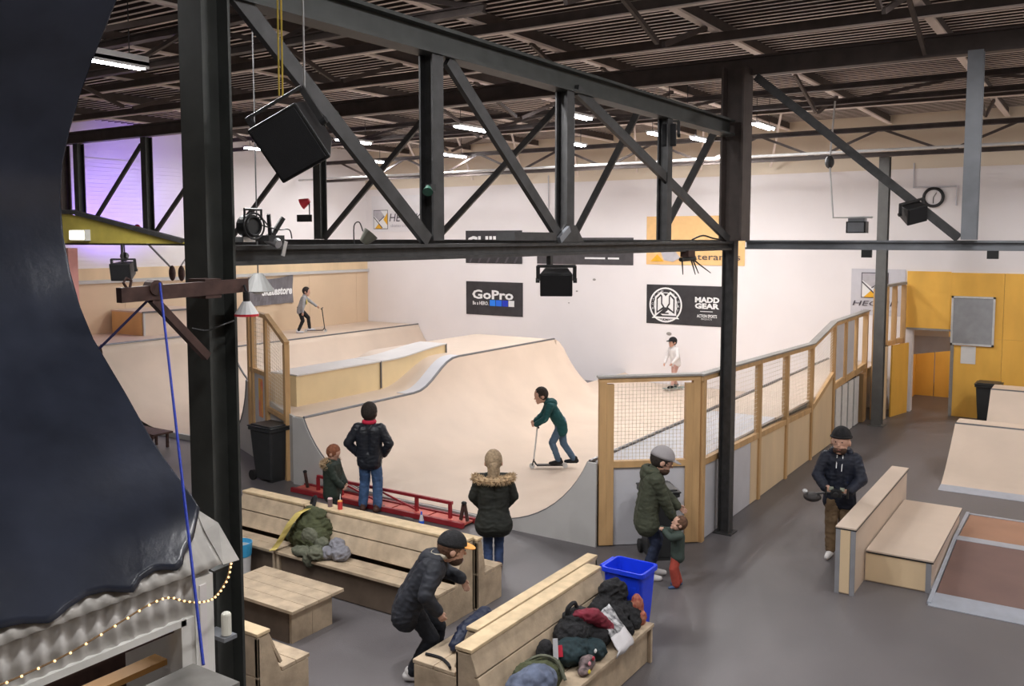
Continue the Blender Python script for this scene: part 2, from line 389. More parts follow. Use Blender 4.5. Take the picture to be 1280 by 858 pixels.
# ================================================================== LIGHTS
vis = [(17.59, 12.64), (16.95, 9.5), (21.88, 12.33), (18.14, 16.93), (23.0, 20.7), (22.9, 17.2), (16.8, 7.1), (21.24, 9.46), (22.9, 9.0), (20.9, 6.74), (18.29, 20.65), (8.34, 12.64)]
VL = ['second lit twin tube light right of the slung loudspeaker, over the bowl', 'big lit twin tube light behind the middle truss post', 'lit twin tube light below the big one by the middle truss post',
      'lit twin tube light beside the slung loudspeaker, seen past the diagonal', 'small far lit tube light near the far room corner', 'far lit tube light right of the first truss post', 'bluish lit twin tube light close under the roof above the peach banner',
      'lit twin tube light seen between the last truss post and its diagonal', 'far lit tube light just beside the fence column', 'lit twin tube light to the right of the fence column top', 'small lit tube light just left of the slung loudspeaker']
for (x, y), lb in zip(vis, VL): ceiling_light(x, y, 7.27, lb, power=1.55 if x > 20 else .72)
nl = ceiling_light(7.1, 11.2, 7.03, 'long lit tube light with a pale reflector nearest the curved navy sheet', 1.5, power=.8)
MB().bar((6.35, 11.10, 7.10), (7.85, 11.10, 7.10), .02, .16).build('reflector', M_house, nl)
for x, y, w in [(3.5, 9.0, 1.3), (6.4, 5.6, 2.3), (5.2, 7.6, 2.2), (2.3, 1.7, 1.3), (7.0, 1.2, 1.2), (10.2, .6, 1.5), (10.5, -4.0, 1.4), (15.5, -3.0, 1.6), (21.5, -1.4, 1.8), (23.5, -2.6, 1.5)]:  # fixtures out of view, added to brighten floor, kiosk and yellow wall
    ceiling_light(x, y, 7.42, 'unseen twin tube light added to brighten floor, benches and yellow wall', power=w)
# coloured wash on the left wall: two stage floods
def flood(x, y, z, aim, col, en, label, size=.35):
    t = thing('stage_flood', label, 'lamp', (x, y, z))
    d = (Vector(aim) - Vector((x, y, z))).normalized(); p = Vector((x, y, z))
    MB().cyl(p - d * .18, p, .06, .11, 12).build('housing', M_black, t)
    MB().bar(p - d * .1, (x, y, z + .3), .03, .03).build('bracket', M_steel, t)
    ld = bpy.data.lights.new('flood', 'SPOT'); ld.energy = en; ld.color = col; ld.spot_size = R(70); ld.spot_blend = .9; ld.shadow_soft_size = .1
    lo = bpy.data.objects.new('flood', ld); COL.objects.link(lo); lo.parent = t; lo.location = d * .03
    lo.rotation_euler = d.to_track_quat('-Z', 'Y').to_euler(); return t
flood(13.9, 20.9, 4.25, (15.5, 23.9, 5.9), (.28, .14, 1.0), 620, 'small stage flood washing the left wall violet')
# ================================================================== RAMPS
FZ = .12
def sstep(a, b, x):
    t = max(0, min(1, (x - a) / (b - a))); return t * t * (3 - 2 * t)
def trans(ylip, h, side, R_=2.0, n=12, base=FZ):
    """profile points from lip down to the flat; side=+1: lip at high Y"""
    hh = h - base; Rr = max(R_, hh + .05); am = math.acos(1 - hh / Rr); pts = []
    for i in range(n + 1):
        a = am * (1 - i / n); run = Rr * math.sin(am) - Rr * math.sin(a)
        pts.append((ylip - side * run, base + Rr * (1 - math.cos(a))))
    return pts
# --- main bowl: cross-sections along X
def hL(X):
    h = 1.3 + .58 * sstep(15.3, 17.2, X) if X < 21.7 else 1.88
    if X > 21.7: h = 1.88 - 1.5 * sstep(21.7, 23.6, X)
    return h
def yL_(X): return 12.55 + .25 * sstep(15.3, 17.2, X)
def hR(X): return 1.3
xs = [12.0 + .25 * i for i in range(0, 57)] + [XW - .01]
ramp = thing('mini_ramp', 'pale wooden mini ramp bowl with grey ends, beside the mesh fence', 'ramp', (18, 9.5, 0))
rows = []
for X in xs:
    L_ = trans(yL_(X), hL(X), 1, 2.0 + .4 * sstep(15.3, 17.2, X)); Rr = trans(6.45, hR(X), -1)
    mid = [(L_[-1][0] + (Rr[-1][0] - L_[-1][0]) * k / 4, FZ) for k in range(1, 4)]
    rows.append([Vector((X, y, z)) for y, z in L_ + mid + Rr[::-1]])
MB().grid(rows, flip=True).build('riding_surface', M_ply, ramp, smooth=True)
# steel nosing along both lips
MB().tube([(X, yL_(X) + .02, hL(X) + .005) for X in xs if X <= 21.8], .03, 8).build('coping', M_steelrim, ramp)
MB().tube([(X, 6.43, hR(X) + .005) for X in (12, 17, 22, 26.2)], .03, 8).build('coping', M_steelrim, ramp)
# broad grey strip where the coping climbs
m = MB(); rows = [[Vector((X, yL_(X) + .05 + k * .32, hL(X) + .012)) for k in (0, 1)] for X in [15.1 + .1 * i for i in range(24)]]
m.grid(rows, flip=True); m.build('grey_edge_strip', M_greyl, ramp, solid=.01)
# front end panels of the ramp
def end_panel(pts, X, th=.04, mi=0, name='end_panel', m=M_grey):
    # outline in (Y, Z) on the plane X
    MB().prism([(-y, z) for y, z in pts], (X, 0, 0), (0, -1, 0), (0, 0, 1), th).build(name, m, ramp)
Lp = trans(12.55, 1.3, 1); Rp = trans(6.45, 1.3, -1)
end_panel([(12.83, 0), (12.83, 1.3)] + Lp + [(Lp[-1][0], 0)], 11.99)
end_panel([(6.3, 0), (Rp[-1][0], 0)] + Rp[::-1] + [(6.3, 1.3)], 11.99)
end_panel([(Rp[-1][0], 0), (Lp[-1][0], 0), (Lp[-1][0], FZ - .005), (Rp[-1][0], FZ - .005)], 11.99)
MB().tube([(11.98, y, z + .004) for y, z in Lp], .014, 6).build('edge_trim', M_steelrim, ramp)
MB().tube([(11.98, y, z + .004) for y, z in Rp], .014, 6).build('edge_trim', M_steelrim, ramp)
# decks
rows = []
for X in [12.04 + .25 * i for i in range(40)]:       # the deck follows the slanted front
    ym = min(15.45, 12.83 + (X - 12.03) / 1.52 * 3.52); y0_ = min(yL_(X) + .03, ym - .01)
    rows.append([Vector((X, y0_ + (ym - y0_) * k / 3, hL(X) - .003)) for k in range(4)])
MB().grid(rows, flip=True).build('deck', M_ply, ramp, smooth=True)
MB().prism([(12.12, 6.4), (12.12, 6.24), (13.05, 5.13), (17, 5.13), (17, 6.4)], (0, 0, 1.25), (1, 0, 0), (0, 1, 0), .04).build('deck_sheet', M_greyl, ramp)
box('deck_sheet', (17.0, 5.1, 1.25), (26.2, 6.4, 1.29), M_ply, ramp)
box('back_board', (21.72, 12.75, 0), (21.78, 15.45, 1.86), M_ply, ramp)
# --- ledge on the deck
led = thing('grind_ledge', 'long plywood ledge with pale top on the deck behind the mini ramp', 'ledge', (15, 13.9, 1.3))
def zt(X): return 1.95 + .16 * sstep(15.6, 17.8, X)
def ledge_piece(x0, x1, name):
    n = 10; X_ = [x0 + (x1 - x0) * i / n for i in range(n + 1)]
    MB().prism([(X, hL(X) - .02) for X in X_] + [(X, zt(X) - .03) for X in X_[::-1]], (0, 14.3, 0), (1, 0, 0), (0, 0, 1), .75).build(name, M_ply2b, led)
    t = MB(); t.grid([[Vector((X, y, zt(X) + dz)) for y, dz in ((13.52, -.03), (13.52, 0), (14.33, 0))] for X in X_], flip=True)
    t.build('top_sheet', M_greyt, led, solid=.03)
M_ply2b = mat('golden_ply', (.74, .58, .34), .5, var=.08, scale=1.2)
M_greyt = mat('pale_worn_top', (.66, .63, .62), .45, var=.05, scale=1.5)
ledge_piece(12.75, 15.27, 'front_board'); ledge_piece(15.3, 17.7, 'front_board')
MB().bar((15.285, 13.53, 1.33), (15.285, 13.53, 1.93), .03, .03).build('corner_trim', M_steelrim, led)
MB().bar((17.7, 13.53, 1.75), (17.7, 13.53, 2.1), .03, .03).build('corner_trim', M_steelrim, led)
# --- second lane behind: left transition in two heights, right transition at the slanted front
A_ = Vector((12.03, 12.83, 0)); B_ = Vector((13.55, 16.35, 0)); D_ = (B_ - A_)
lane = thing('quarter_pipe', 'tall pale quarter pipe behind the dark front column', 'ramp', (15, 19, 0))
def qsurf(x0, x1, ylip, h, name, par, R_=2.4):
    X_ = [x0 + (x1 - x0) * i / 6 for i in range(7)]
    pr = trans(ylip, h, 1, R_, 14)
    MB().grid([[Vector((X, y, z)) for y, z in [(ylip + .02, h - .01)] + pr + [(17.4, FZ)]] for X in X_], flip=True).build(name, M_ply, par, smooth=True)
    MB().tube([(x0, ylip + .02, h), (x1, ylip + .02, h)], .03, 8).build('coping', M_steelrim, par)
    return pr
pr = qsurf(13.3, 17.25, 21.1, 2.0, 'riding_surface', lane)
MB().prism([(-y, z) for y, z in [(21.1, .0), (21.1, 1.99)] + pr + [(pr[-1][0], 0)]], (17.25, 0, 0), (0, -1, 0), (0, 0, 1), .03).build('end_panel', M_grey, lane)
MB().tube([(17.24, y, z + .01) for y, z in pr], .03, 6).build('edge_trim', M_steelrim, lane)
box('deck', (13.3, 21.1, 1.95), (17.25, YL - .06, 1.99), M_ply, lane)
box('front_edge', (13.24, 17.3, 0), (13.3, 21.0, FZ), M_grey, lane)
box('flat', (13.3, 16.3, .02), (17.25, 17.45, FZ), M_ply, lane)
lane2 = thing('quarter_pipe', 'lower pale quarter pipe under the rider by the plywood wall', 'ramp', (22, 20, 0))
box('flat', (17.3, 16.3, .02), (26.2, 17.45, FZ), M_ply, lane2)
qsurf(17.3, XW - .01, 21.35, 1.5, 'riding_surface', lane2, 2.2)
box('deck', (17.3, 21.36, 1.42), (XW - .01, YL - .06, 1.49), M_ply, lane2)
# box on the upper deck
bx = thing('ramp_box', 'yellowed plywood box on the upper deck by the left wall', 'box', (15.2, 22.6, 1.99))
box('front_board', (15.35, 22.25, 1.99), (17.2, 22.3, 2.62), M_ply, bx); box('side_board', (15.3, 22.3, 1.99), (15.35, 23.7, 2.62), M_plyy, bx); box('top_board', (15.3, 22.25, 2.62), (17.2, 23.75, 2.66), M_ply, bx)
MB().bar((15.32, 22.24, 1.99), (15.32, 22.24, 2.62), .05, .05).build('corner_trim', M_grey, bx)
box('top_edge', (15.28, 22.22, 2.62), (17.2, 22.25, 2.67), M_steelrim, bx)
bx = thing('ramp_box', 'low pale plywood box on the deck behind the gate frame', 'box', (18.8, 22.9, 1.5))
box('front_board', (17.7, 22.4, 1.49), (19.6, 22.45, 2.25), M_ply, bx); box('side_board', (17.7, 22.45, 1.49), (17.75, 23.7, 2.25), M_ply, bx); box('top_board', (17.7, 22.4, 2.25), (19.6, 23.75, 2.29), M_greyt, bx)
# slanted grey panel closing the ramp side by the gate, with the second lane's right transition
pan = thing('ramp_side_panel', 'grey slanted side panel of the ramp behind the black wheelie bin', 'panel', A_)
dl = D_.length; du = D_.normalized()
sp = trans(0, 1.62, -1, 1.75, 12)          # lip at 0, goes down towards +s
lip_s = dl * .76
out = [(0, 0), (0, 1.3), (lip_s - .6, 1.45), (lip_s, 1.62)] + [(lip_s + y, z) for y, z in sp] + [(lip_s + sp[-1][0], 0)]
MB().prism([(-s_, z) for s_, z in out], A_, -du, (0, 0, 1), .04).build('panel_sheet', M_grey, pan)
MB().tube([A_ + du * (lip_s + y) + Vector((-.03, .01, z + .005)) for y, z in sp], .025, 6).build('edge_trim', M_steelrim, pan)
rows = []
for X in [0, .5, 1, 1.5, 2, 2.5]:
    rows.append([A_ + du * (lip_s + y) + Vector((X, 0, z)) for y, z in [(-.4, 1.62)] + sp])
MB().grid(rows).build('riding_surface', M_ply, pan, smooth=True)

# ================================================================== GATE FRAME on the slant
gate = thing('gate_frame', 'stepped timber frame with wire mesh standing by the black wheelie bin', 'fence', A_)
nrm = Vector((-du.y, du.x, 0))
def G(s_, z, o=-.06): return A_ + du * s_ + nrm * (-o) + Vector((0, 0, z))
g1, g2, g3 = dl * .66, dl * .37, dl * .075
for s_, z0, z1, nm in ((g1, .62, 3.12, 'post'), (g1 - .24, .75, 3.15, 'post'), (g2, .25, 3.1, 'post'), (g3, .0, 2.66, 'post')):
    MB().bar(G(s_, z0), G(s_, z1), .10, .12, up=du).build(nm, M_frame, gate)
MB().bar(G(g1 + .05, 3.16), G(g2, 3.12), .1, .08).build('top_rail', M_frame, gate)
MB().bar(G(g2, 3.14), G(g3 - .05, 2.68), .1, .08).build('top_rail', M_frame, gate)
MB().bar(G(g1, 1.93), G(g2, 1.93), .08, .09).build('middle_rail', M_frame, gate)
MB().bar(G(g2, 1.24), G(g3, 1.2), .08, .09).build('middle_rail', M_frame, gate)
MB().bar(G(g1 - .1, 1.3), G(g2 + .1, 1.3), .02, 1.2).build('lower_panel', M_greyl, gate)
M_poster = mat('red_yellow_print', (.80, .12, .12), .5, var=0, scale=2.5, col2=(.95, .62, .05))
MB().bar(G(g2 + .38, 1.0, -.085), G(g2 + .38, 1.8, -.085), .24, .01, up=nrm).build('poster_lower', M_poster, gate)
# wire mesh helper: wires between two edges (bottom p,q ; top r,s)
M_wire = mat('galvanised_wire', (.72, .64, .54), .5, .0)
def wire_mesh(par, p, q, r, s_, step=.06, w=.0048, name='wire_mesh'):
    p, q, r, s_ = map(Vector, (p, q, r, s_)); m = MB()
    n = max(2, int((q - p).length / step)); k = max(2, int((r - p).length / step))
    for i in range(1, n): m.bar(p.lerp(q, i / n), r.lerp(s_, i / n), w, w)
    for j in range(1, k): m.bar(p.lerp(r, j / k), q.lerp(s_, j / k), w, w)
    return m.build(name, M_wire, par, kind='stuff')
wire_mesh(gate, G(g1, 1.98), G(g2, 1.98), G(g1, 3.1), G(g2, 3.1), .08)
wire_mesh(gate, G(g2, 1.28), G(g3, 1.28), G(g2, 3.05), G(g3, 2.62), .08)

# ================================================================== LONG MESH FENCE
fence = thing('mesh_fence', 'long timber framed fence with wire mesh windows and solid lower panels', 'fence', (13, 5.1, 0))
FY = 5.08
def post(X, Y, z1, z0=0, w=.11): MB().box((X - w / 2, Y - w / 2, z0), (X + w / 2, Y + w / 2, z1)).build('post', M_frame, fence)
P1 = Vector((12.07, 6.26, 0)); P2 = Vector((13.0, 5.14, 0))
dv = (P2 - P1).normalized(); pn = Vector((-dv.y, dv.x, 0))
for P_, z in ((P1, 2.53), (P1 + dv * .112, 2.5), (P2, 2.55), (P2 - dv * .112, 2.5)):
    MB().bar(P_ + Vector((0, 0, .02)), P_ + Vector((0, 0, z)), .11, .11, up=dv).build('post', M_frame, fence)
up_ = Vector((0, 0, 1))
MB().bar(P1 - dv * .06 + up_ * 2.56, P2 + dv * .05 + up_ * 2.58, .12, .07).build('top_rail', M_frame, fence)
M_cap = mat('grey_cap', (.30, .28, .26), .5)
MB().bar(P1 - dv * .08 + up_ * 2.61, P2 + dv * .07 + up_ * 2.63, .16, .03).build('cap_rail', M_cap, fence)
MB().bar(P1 + up_ * 1.27, P2 + up_ * 1.27, .1, .1).build('middle_rail', M_frame, fence)
MB().bar(P1 + dv * .15 + up_ * .61, P2 - dv * .15 + up_ * .61, .03, 1.2).build('lower_panel', M_greyl, fence)
wire_mesh(fence, P1 + dv * .18 + up_ * 1.32, P2 - dv * .18 + up_ * 1.32, P1 + dv * .18 + up_ * 2.5, P2 - dv * .18 + up_ * 2.52, .055)
px_ = [13.09, 14.05, 15.83, 17.5, 19.3, 21.15]
topz = lambda X: 2.55 - .13 * min(1, (X - 13) / 6.3) if X < 19.5 else 2.42 + .32 * sstep(19.4, 21.1, X)
midz = lambda X: 1.25 - .17 * min(1, (X - 13) / 6.3)
for X in px_: post(X, FY, topz(X))
M_cap = mat('grey_cap', (.30, .28, .26), .5)
def rail(x0, z0, x1, z1, name='top_rail', w=.1, h=.08, m=M_frame, dy=0): MB().bar((x0, FY + dy, z0), (x1, FY + dy, z1), w, h).build(name, m, fence)
rail(13.0, 2.57, 19.35, 2.43); rail(19.35, 2.43, 21.15, 2.75); rail(21.15, 2.75, 24.6, 2.78)
rail(12.98, 2.625, 19.35, 2.485, 'cap_rail', .15, .03, M_cap); rail(19.35, 2.485, 21.15, 2.805, 'cap_rail', .15, .03, M_cap); rail(21.15, 2.805, 24.6, 2.835, 'cap_rail', .15, .03, M_cap)
for a, b in zip(px_[:-2], px_[1:-1]): rail(a, midz(a), b, midz(b), 'middle_rail', .09, .1)
rail(19.3, midz(19.3), 21.15, 1.62, 'middle_rail', .09, .1)
low = [M_greyl, M_greyl, M_ply2, M_ply2, M_ply2]
for i, (a, b) in enumerate(zip(px_[:-1], px_[1:])):
    zt_ = midz(b) if b < 20 else 1.1
    if i == 1: 
        box('lower_panel', (a + .05, FY - .015, .01), (b - .42, FY + .015, midz(b)), M_greyl, fence); box('lower_panel', (b - .42, FY - .02, .01), (b - .05, FY + .02, midz(b)), M_ply2, fence)
    elif b > 20:
        MB().prism([(a + .05, .01), (b - .05, .01), (b - .05, 1.6), (a + .05, midz(a))], (0, FY + .015, 0), (1, 0, 0), (0, 0, 1), .03).build('lower_panel', low[i], fence)
    else: box('lower_panel', (a + .05, FY - .015, .01), (b - .05, FY + .015, midz(b)), low[i], fence)
    wire_mesh(fence, (a + .05, FY, midz(a) + .05), (b - .05, FY, midz(b) + .05 if b < 20 else 1.66), (a + .05, FY, topz(a) - .03), (b - .05, FY, topz(b) - .03), .075, .0042)
# doorway bay of the fence: grey strips below, grey panes above
for X in (22.2, 23.3, 24.45): post(X, FY, 2.75, 1.3 if X < 24 else 0, .12)
rail(21.15, 1.3, 24.45, 1.42, 'middle_rail', .1, .14)
for X in (21.7, 22.75): box('upper_pane', (X - .4, FY - .01, 1.42), (X + .4, FY + .01, 2.7), M_greyl, fence)
for i in range(4):
    X = 21.45 + i * .62; box('white_strip', (X, FY - .02, .02), (X + .48, FY + .01, 1.22), M_corrw, fence)
box('dark_backing', (21.25, FY + .1, .0), (24.0, FY + .14, 1.25), M_black, fence)
box('door_post', (24.0, FY - .08, 0), (24.3, FY + .08, 1.25), M_frame, fence)

# ---- entrance corner beyond the grey column
ent = thing('entrance_screen', 'tall timber slatted screen between the grey column and the yellow wall', 'fence', (25.2, 4.6, 0))
for X, Y, z0, z1, w in ((24.55, 4.86, 0, 3.4, .13), (25.05, 4.72, 1.9, 3.45, .13), (25.55, 4.6, 1.9, 3.47, .12), (26.05, 4.46, 0, 3.45, .12)):
    MB().box((X - w / 2, Y - w / 2, z0), (X + w / 2, Y + w / 2, z1)).build('post', M_frame, ent)
MB().bar((24.5, 4.87, 3.44), (26.1, 4.45, 3.5), .12, .07).build('top_rail', M_cap, ent)
MB().bar((24.5, 4.87, 1.9), (26.1, 4.45, 1.98), .1, .12).build('middle_rail', M_frame, ent)
MB().bar((24.35, 4.72, .95), (24.85, 4.62, .95), .04, 1.9).build('pale_board', M_ply2, ent)
MB().bar((25.15, 4.56, .95), (26.1, 4.32, .95), .04, 1.9).build('orange_board', M_yellow, ent)
box('gap_shade', (24.9, 4.64, 0), (25.1, 4.67, 1.9), M_black, ent)  # black board stands for the shade between the two boards

# ================================================================== YELLOW WALL BOARDS, doorway and corridor
yw = bpy.data.objects.new('trim_5', None); COL.objects.link(yw); yw.location = (XW - .04, 2, 0); ORG[yw.name] = Vector(yw.location); yw['kind'] = 'structure'
box('board', (XW - .04, 3.35, 2.27), (XW - .002, 4.42, 3.82), M_yellow, yw)
y = 3.28
for y1, z0 in ((2.1, 0), (.88, 0), (-.34, 0), (-1.56, 0), (-2.78, 0)):
    box('board', (XW - .04, y1 + .004, z0), (XW - .002, y - .002, 2.1), M_yellow, yw); box('board', (XW - .04, y1 + .004, 2.104), (XW - .002, y - .002 + (.07 if y > 3 else 0), 3.8), M_yellow, yw); y = y1
box('casing', (XW - .06, 3.22, 0), (XW - .002, 3.3, 2.27), M_cap, yw); box('casing', (XW - .06, 3.2, 2.25), (XW - .002, 4.4, 2.3), M_cap, yw)
cor = bpy.data.objects.new('wall_passage', None); COL.objects.link(cor); cor.location = (28, 4, 0); ORG[cor.name] = Vector(cor.location)
cor['kind'] = 'structure'
for i in range(3): box('panel', (29.2, 2.3 + i * .9, 0), (29.25, 3.18 + i * .9, 2.6), M_yellow, cor)
box('side_wall', (26.6, 4.6, 0), (29.2, 4.7, 2.6), M_yellow, cor); box('side_wall', (26.6, 2.2, 0), (29.2, 2.3, 2.6), M_yellow, cor)
box('passage_ceiling', (26.56, 2.2, 2.6), (29.3, 4.7, 2.7), M_cream, cor)
sg = thing('hanging_board', 'grey board with white header hanging in the doorway passage', 'board', (27.4, 3.7, 2))
MB().prism([(-4.5, 1.42), (-3.35, 1.62), (-3.35, 1.98), (-4.5, 1.98)], (27.4, 0, 0), (0, -1, 0), (0, 0, 1), .03).build('panel', M_greyl, sg)
box('header', (27.35, 3.35, 1.98), (27.42, 4.5, 2.17), M_lett, sg)
for y in (3.5, 4.35): MB().cyl((27.4, y, 2.17), (27.4, y, 2.6), .012, n=6).build('hanger', M_steel, sg)
ld = bpy.data.lights.new('passage_fill', 'AREA'); ld.size = .6; ld.energy = 11; lo = bpy.data.objects.new('passage_fill', ld); COL.objects.link(lo); lo.location = (28.2, 3.4, 2.55)  # unseen light added to brighten the passage
nb = thing('notice_board', 'grey notice board with pale frame on the yellow wall', 'board', (XW - .05, 2.8, 2.5))
box('felt', (XW - .07, 2.33, 1.94), (XW - .045, 3.27, 3.15), mat('grey_felt', (.33, .34, .36), .9), nb)
fr = MB(); 
for a, b in (((2.29, 1.9), (3.31, 1.95)), ((2.29, 3.14), (3.31, 3.19)), ((2.29, 1.9), (2.34, 3.19)), ((3.26, 1.9), (3.31, 3.19))): fr.box((XW - .085, a[0], a[1]), (XW - .045, b[0], b[1]))
fr.build('frame', M_house, nb)
tag(box('paper_notice', (XW - .05, 2.7, 1.42), (XW - .042, 3.05, 1.88), M_lett), 'white sheet of paper pinned under the grey notice board', 'paper')

# ================================================================== RIGHT-HAND STREET OBSTACLES
M_bluesteel = mat('pale_blue_steel_strip', (.44, .47, .54), .35, .3)
def bank(name, label, x0, x1, x2, y0, y1, h, strip=.4):
    t = thing(name, label, 'ramp', (x0, (y0 + y1) / 2, 0))
    N = 10; pts = []
    for i in range(N + 1):
        u = i / N; pts.append((x0 + .38 + (x1 - x0 - .38) * u, .03 + (h - .03) * (u ** 1.25)))
    MB().prism([(x0 + .38, 0)] + [(x1 + .02, 0), ] + pts[::-1], (0, y1, 0), (1, 0, 0), (0, 0, 1), y1 - y0).build('slope', M_ply, t)
    MB().prism([(x0, 0), (x0 + .38, 0), (x0 + .38, .03), (x0, .006)], (0, y1, 0), (1, 0, 0), (0, 0, 1), y1 - y0).build('steel_lip', M_bluesteel, t)
    box('deck', (x1 + .02, y0, 0), (x2, y1, h), M_ply, t)
    MB().cyl((x1 + .02, y0, h), (x1 + .02, y1, h), .025, n=8).build('coping', M_steelrim, t)
    return t
bank('bank_ramp', 'pale wooden bank ramp nearest the ply bench on the grey floor', 18.25, 20.35, 21.0, -4.0, 2.42, .9)
bank('bank_ramp', 'pale wooden bank ramp beside the black bin by the yellow wall', 22.3, 24.0, 24.9, -4.0, 2.12, 1.12)
fb = thing('funbox', 'low brown topped funbox with pale steel edges beside the ply bench', 'ramp', (14, 0, 0))
MB().prism([(12.33, 0), (12.75, 0), (12.75, .045), (12.33, .008)], (0, 1.7, 0), (1, 0, 0), (0, 0, 1), 6).build('steel_lip', M_bluesteel, fb)
MB().prism([(12.75, 0), (14.7, 0), (14.7, .2), (12.75, .045)], (0, 1.66, 0), (1, 0, 0), (0, 0, 1), 5.9).build('slope', mat('dark_brown_board', (.17, .10, .085), .5, var=.12, scale=1.5), fb)
box('ridge_strip', (14.7, -4.2, 0), (14.92, 1.7, .205), M_bluesteel, fb)
MB().prism([(14.92, 0), (16.25, 0), (16.25, .18), (14.92, .2)], (0, 1.66, 0), (1, 0, 0), (0, 0, 1), 5.9).build('top_board', mat('red_brown_board', (.36, .19, .12), .5, var=.1, scale=1.5), fb)
MB().prism([(12.4, 0), (16.3, 0), (16.3, .21), (14.8, .22), (12.4, .03)], (0, 1.72, 0), (1, 0, 0), (0, 0, 1), .05).build('side_edge', M_bluesteel, fb)
box('back_strip', (16.25, -4.2, 0), (16.32, 1.7, .19), M_bluesteel, fb)
# ply bench
pb = thing('ply_bench', 'pale plywood bench with a tall thick back and dark steel edges', 'bench', (13.9, 2.3, 0))
box('back_block', (12.15, 2.58, 0), (15.9, 2.80, .87), M_ply, pb); box('back_top', (12.13, 2.56, .885), (15.92, 2.82, .905), M_ply, pb)
e = MB(); e.box((12.13, 2.555, .868), (15.92, 2.825, .886)); e.build('back_edge', M_black, pb)
box('end_board', (12.13, 2.63, .02), (12.15, 2.755, .866), M_ply2, pb)
for y in (2.565, 2.755): box('corner_trim', (12.128, y, 0), (12.16, y + .06, .866), M_steelp2, pb) if 'M_steelp2' in globals() else box('corner_trim', (12.128, y, 0), (12.16, y + .06, .866), mat('grey_trim', (.27, .27, .29), .45), pb)
box('seat_block', (12.8, 1.74, 0), (15.6, 2.575, .405), M_ply, pb); box('seat_top', (12.77, 1.71, .425), (15.62, 2.56, .445), M_ply, pb)
box('seat_edge', (12.77, 1.71, .405), (15.62, 2.56, .425), M_black, pb); box('seat_end_board', (12.78, 1.8, .02), (12.8, 2.56, .4), M_ply2, pb)
box('corner_trim', (12.775, 1.735, 0), (12.81, 1.80, .405), MATS['grey_trim'], pb); box('corner_trim', (12.8, 1.715, 0), (15.6, 1.74, .06), MATS['grey_trim'], pb)

# ================================================================== BANNERS AND SIGNS
WX = XW - .012
RX = (0, -1, 0); UZ = (0, 0, 1)
def banner(label, y0, y1, z0, z1, m, name='wall_banner'):     # y0 > y1 : picture left to right
    t = thing(name, label, 'banner', (WX, (y0 + y1) / 2, z0))
    g = MB(); rows = []
    for i in range(13):
        y = y0 + (y1 - y0) * i / 12
        rows.append([Vector((WX - .004 * (1 + math.sin(i * 1.9 + z0)), y, z0 + (z1 - z0) * j / 6)) for j in range(7)])
    g.grid(rows, flip=True); g.build('sheet', m, t, solid=.004); return t
def pl(par, name, m, pts, off=.016): MB().prism(pts, (WX - off, 0, 0), RX, UZ, .002).build(name, m, par)
def q(y, z): return (-y, z)
# camera brand board
b1 = banner('dark banner with white lettering over four blue and white squares', 19.13, 16.72, 1.985, 3.17, M_banner)
text('GoPro', 'lettering', M_lett, b1, (WX - .018, 18.85, 2.55), RX, UZ, 1.75, .33, bold=.03)
text('Be a HERO.', 'lettering', M_lett, b1, (WX - .018, 18.83, 2.34), RX, UZ, .68, .13, bold=.02)
for i, c in enumerate(((.02, .22, .85), (.02, .16, .80), (.02, .05, .55), (.8, .8, .8))):
    y = 18.1 - i * .265; pl(b1, 'square', mat('square_%d' % i, c, .6, var=.02), [q(y, 2.32), q(y - .24, 2.32), q(y - .24, 2.53), q(y, 2.53)])
# round emblem board
b2 = banner('dark banner with a round white emblem and block lettering', 12.07, 9.35, 2.02, 3.25, M_banner)
cy, cz, rr = 11.42, 2.62, .545
def ring(par, r0, r1, m, name='emblem_ring', n=40, off=.016):
    g = MB(); o = []; vs = []
    for i in range(n):
        a = 2 * PI * i / n; vs += [Vector((WX - off, cy - r0 * math.cos(a), cz + r0 * math.sin(a))), Vector((WX - off, cy - r1 * math.cos(a), cz + r1 * math.sin(a)))]
    g.add(vs, [(2 * i, 2 * i + 1, (2 * i + 3) % (2 * n), (2 * i + 2) % (2 * n)) for i in range(n)]); g.build(name, m, par, solid=.003)
ring(b2, .50, .55, M_lett); ring(b2, .37, .395, M_lett)
def em(pts, m=M_lett, off=.018): pl(b2, 'emblem_shape', m, [(-(cy) + x * rr, cz + z * rr) for x, z in pts], off)
em([(-.66, -.6), (-.66, .45), (-.28, .78), (0, .5), (.28, .78), (.66, .45), (.66, -.6), (.85, -.78), (-.85, -.78)])
em([(-.56, -.5), (-.56, .38), (-.30, .62), (-.2, .52), (-.2, .1), (-.02, -.18)], M_banner, .022)
em([(.56, -.5), (.56, .38), (.30, .62), (.2, .52), (.2, .1), (.02, -.18)], M_banner, .022)
em([(-.48, -.36), (-.48, .32), (-.30, .5), (-.28, .48), (-.28, .05), (-.16, -.12)], M_lett, .026)
em([(.48, -.36), (.48, .32), (.30, .5), (.28, .48), (.28, .05), (.16, -.12)], M_lett, .026)
em([(-.18, .5), (0, .32), (.18, .5), (.18, .2), (0, -.02), (-.18, .2)], M_lett, .026)
em([(-.62, -.68), (0, -.12), (.16, -.28), (-.02, -.44), (.2, -.44), (.2, -.52), (-.3, -.52), (-.18, -.6), (.66, -.6), (.70, -.68)], M_banner, .022)
for k, (txt, a0) in enumerate((('ACTION', 150), ('SPORTS', 60))):
    for i, ch in enumerate(txt):
        a = R(a0 + 45 - i * 18 if k == 0 else a0 - i * 18 - 10); r = .445
        text(ch, 'emblem_letter', M_lett, b2, (WX - .018, cy - r * math.cos(a) + .03, cz + r * math.sin(a) - .03), RX, UZ, None, .065)
text('MGP ACTION', 'lettering', M_lett, b2, (WX - .018, cy + .22, cz - .485), RX, UZ, .44, .06)
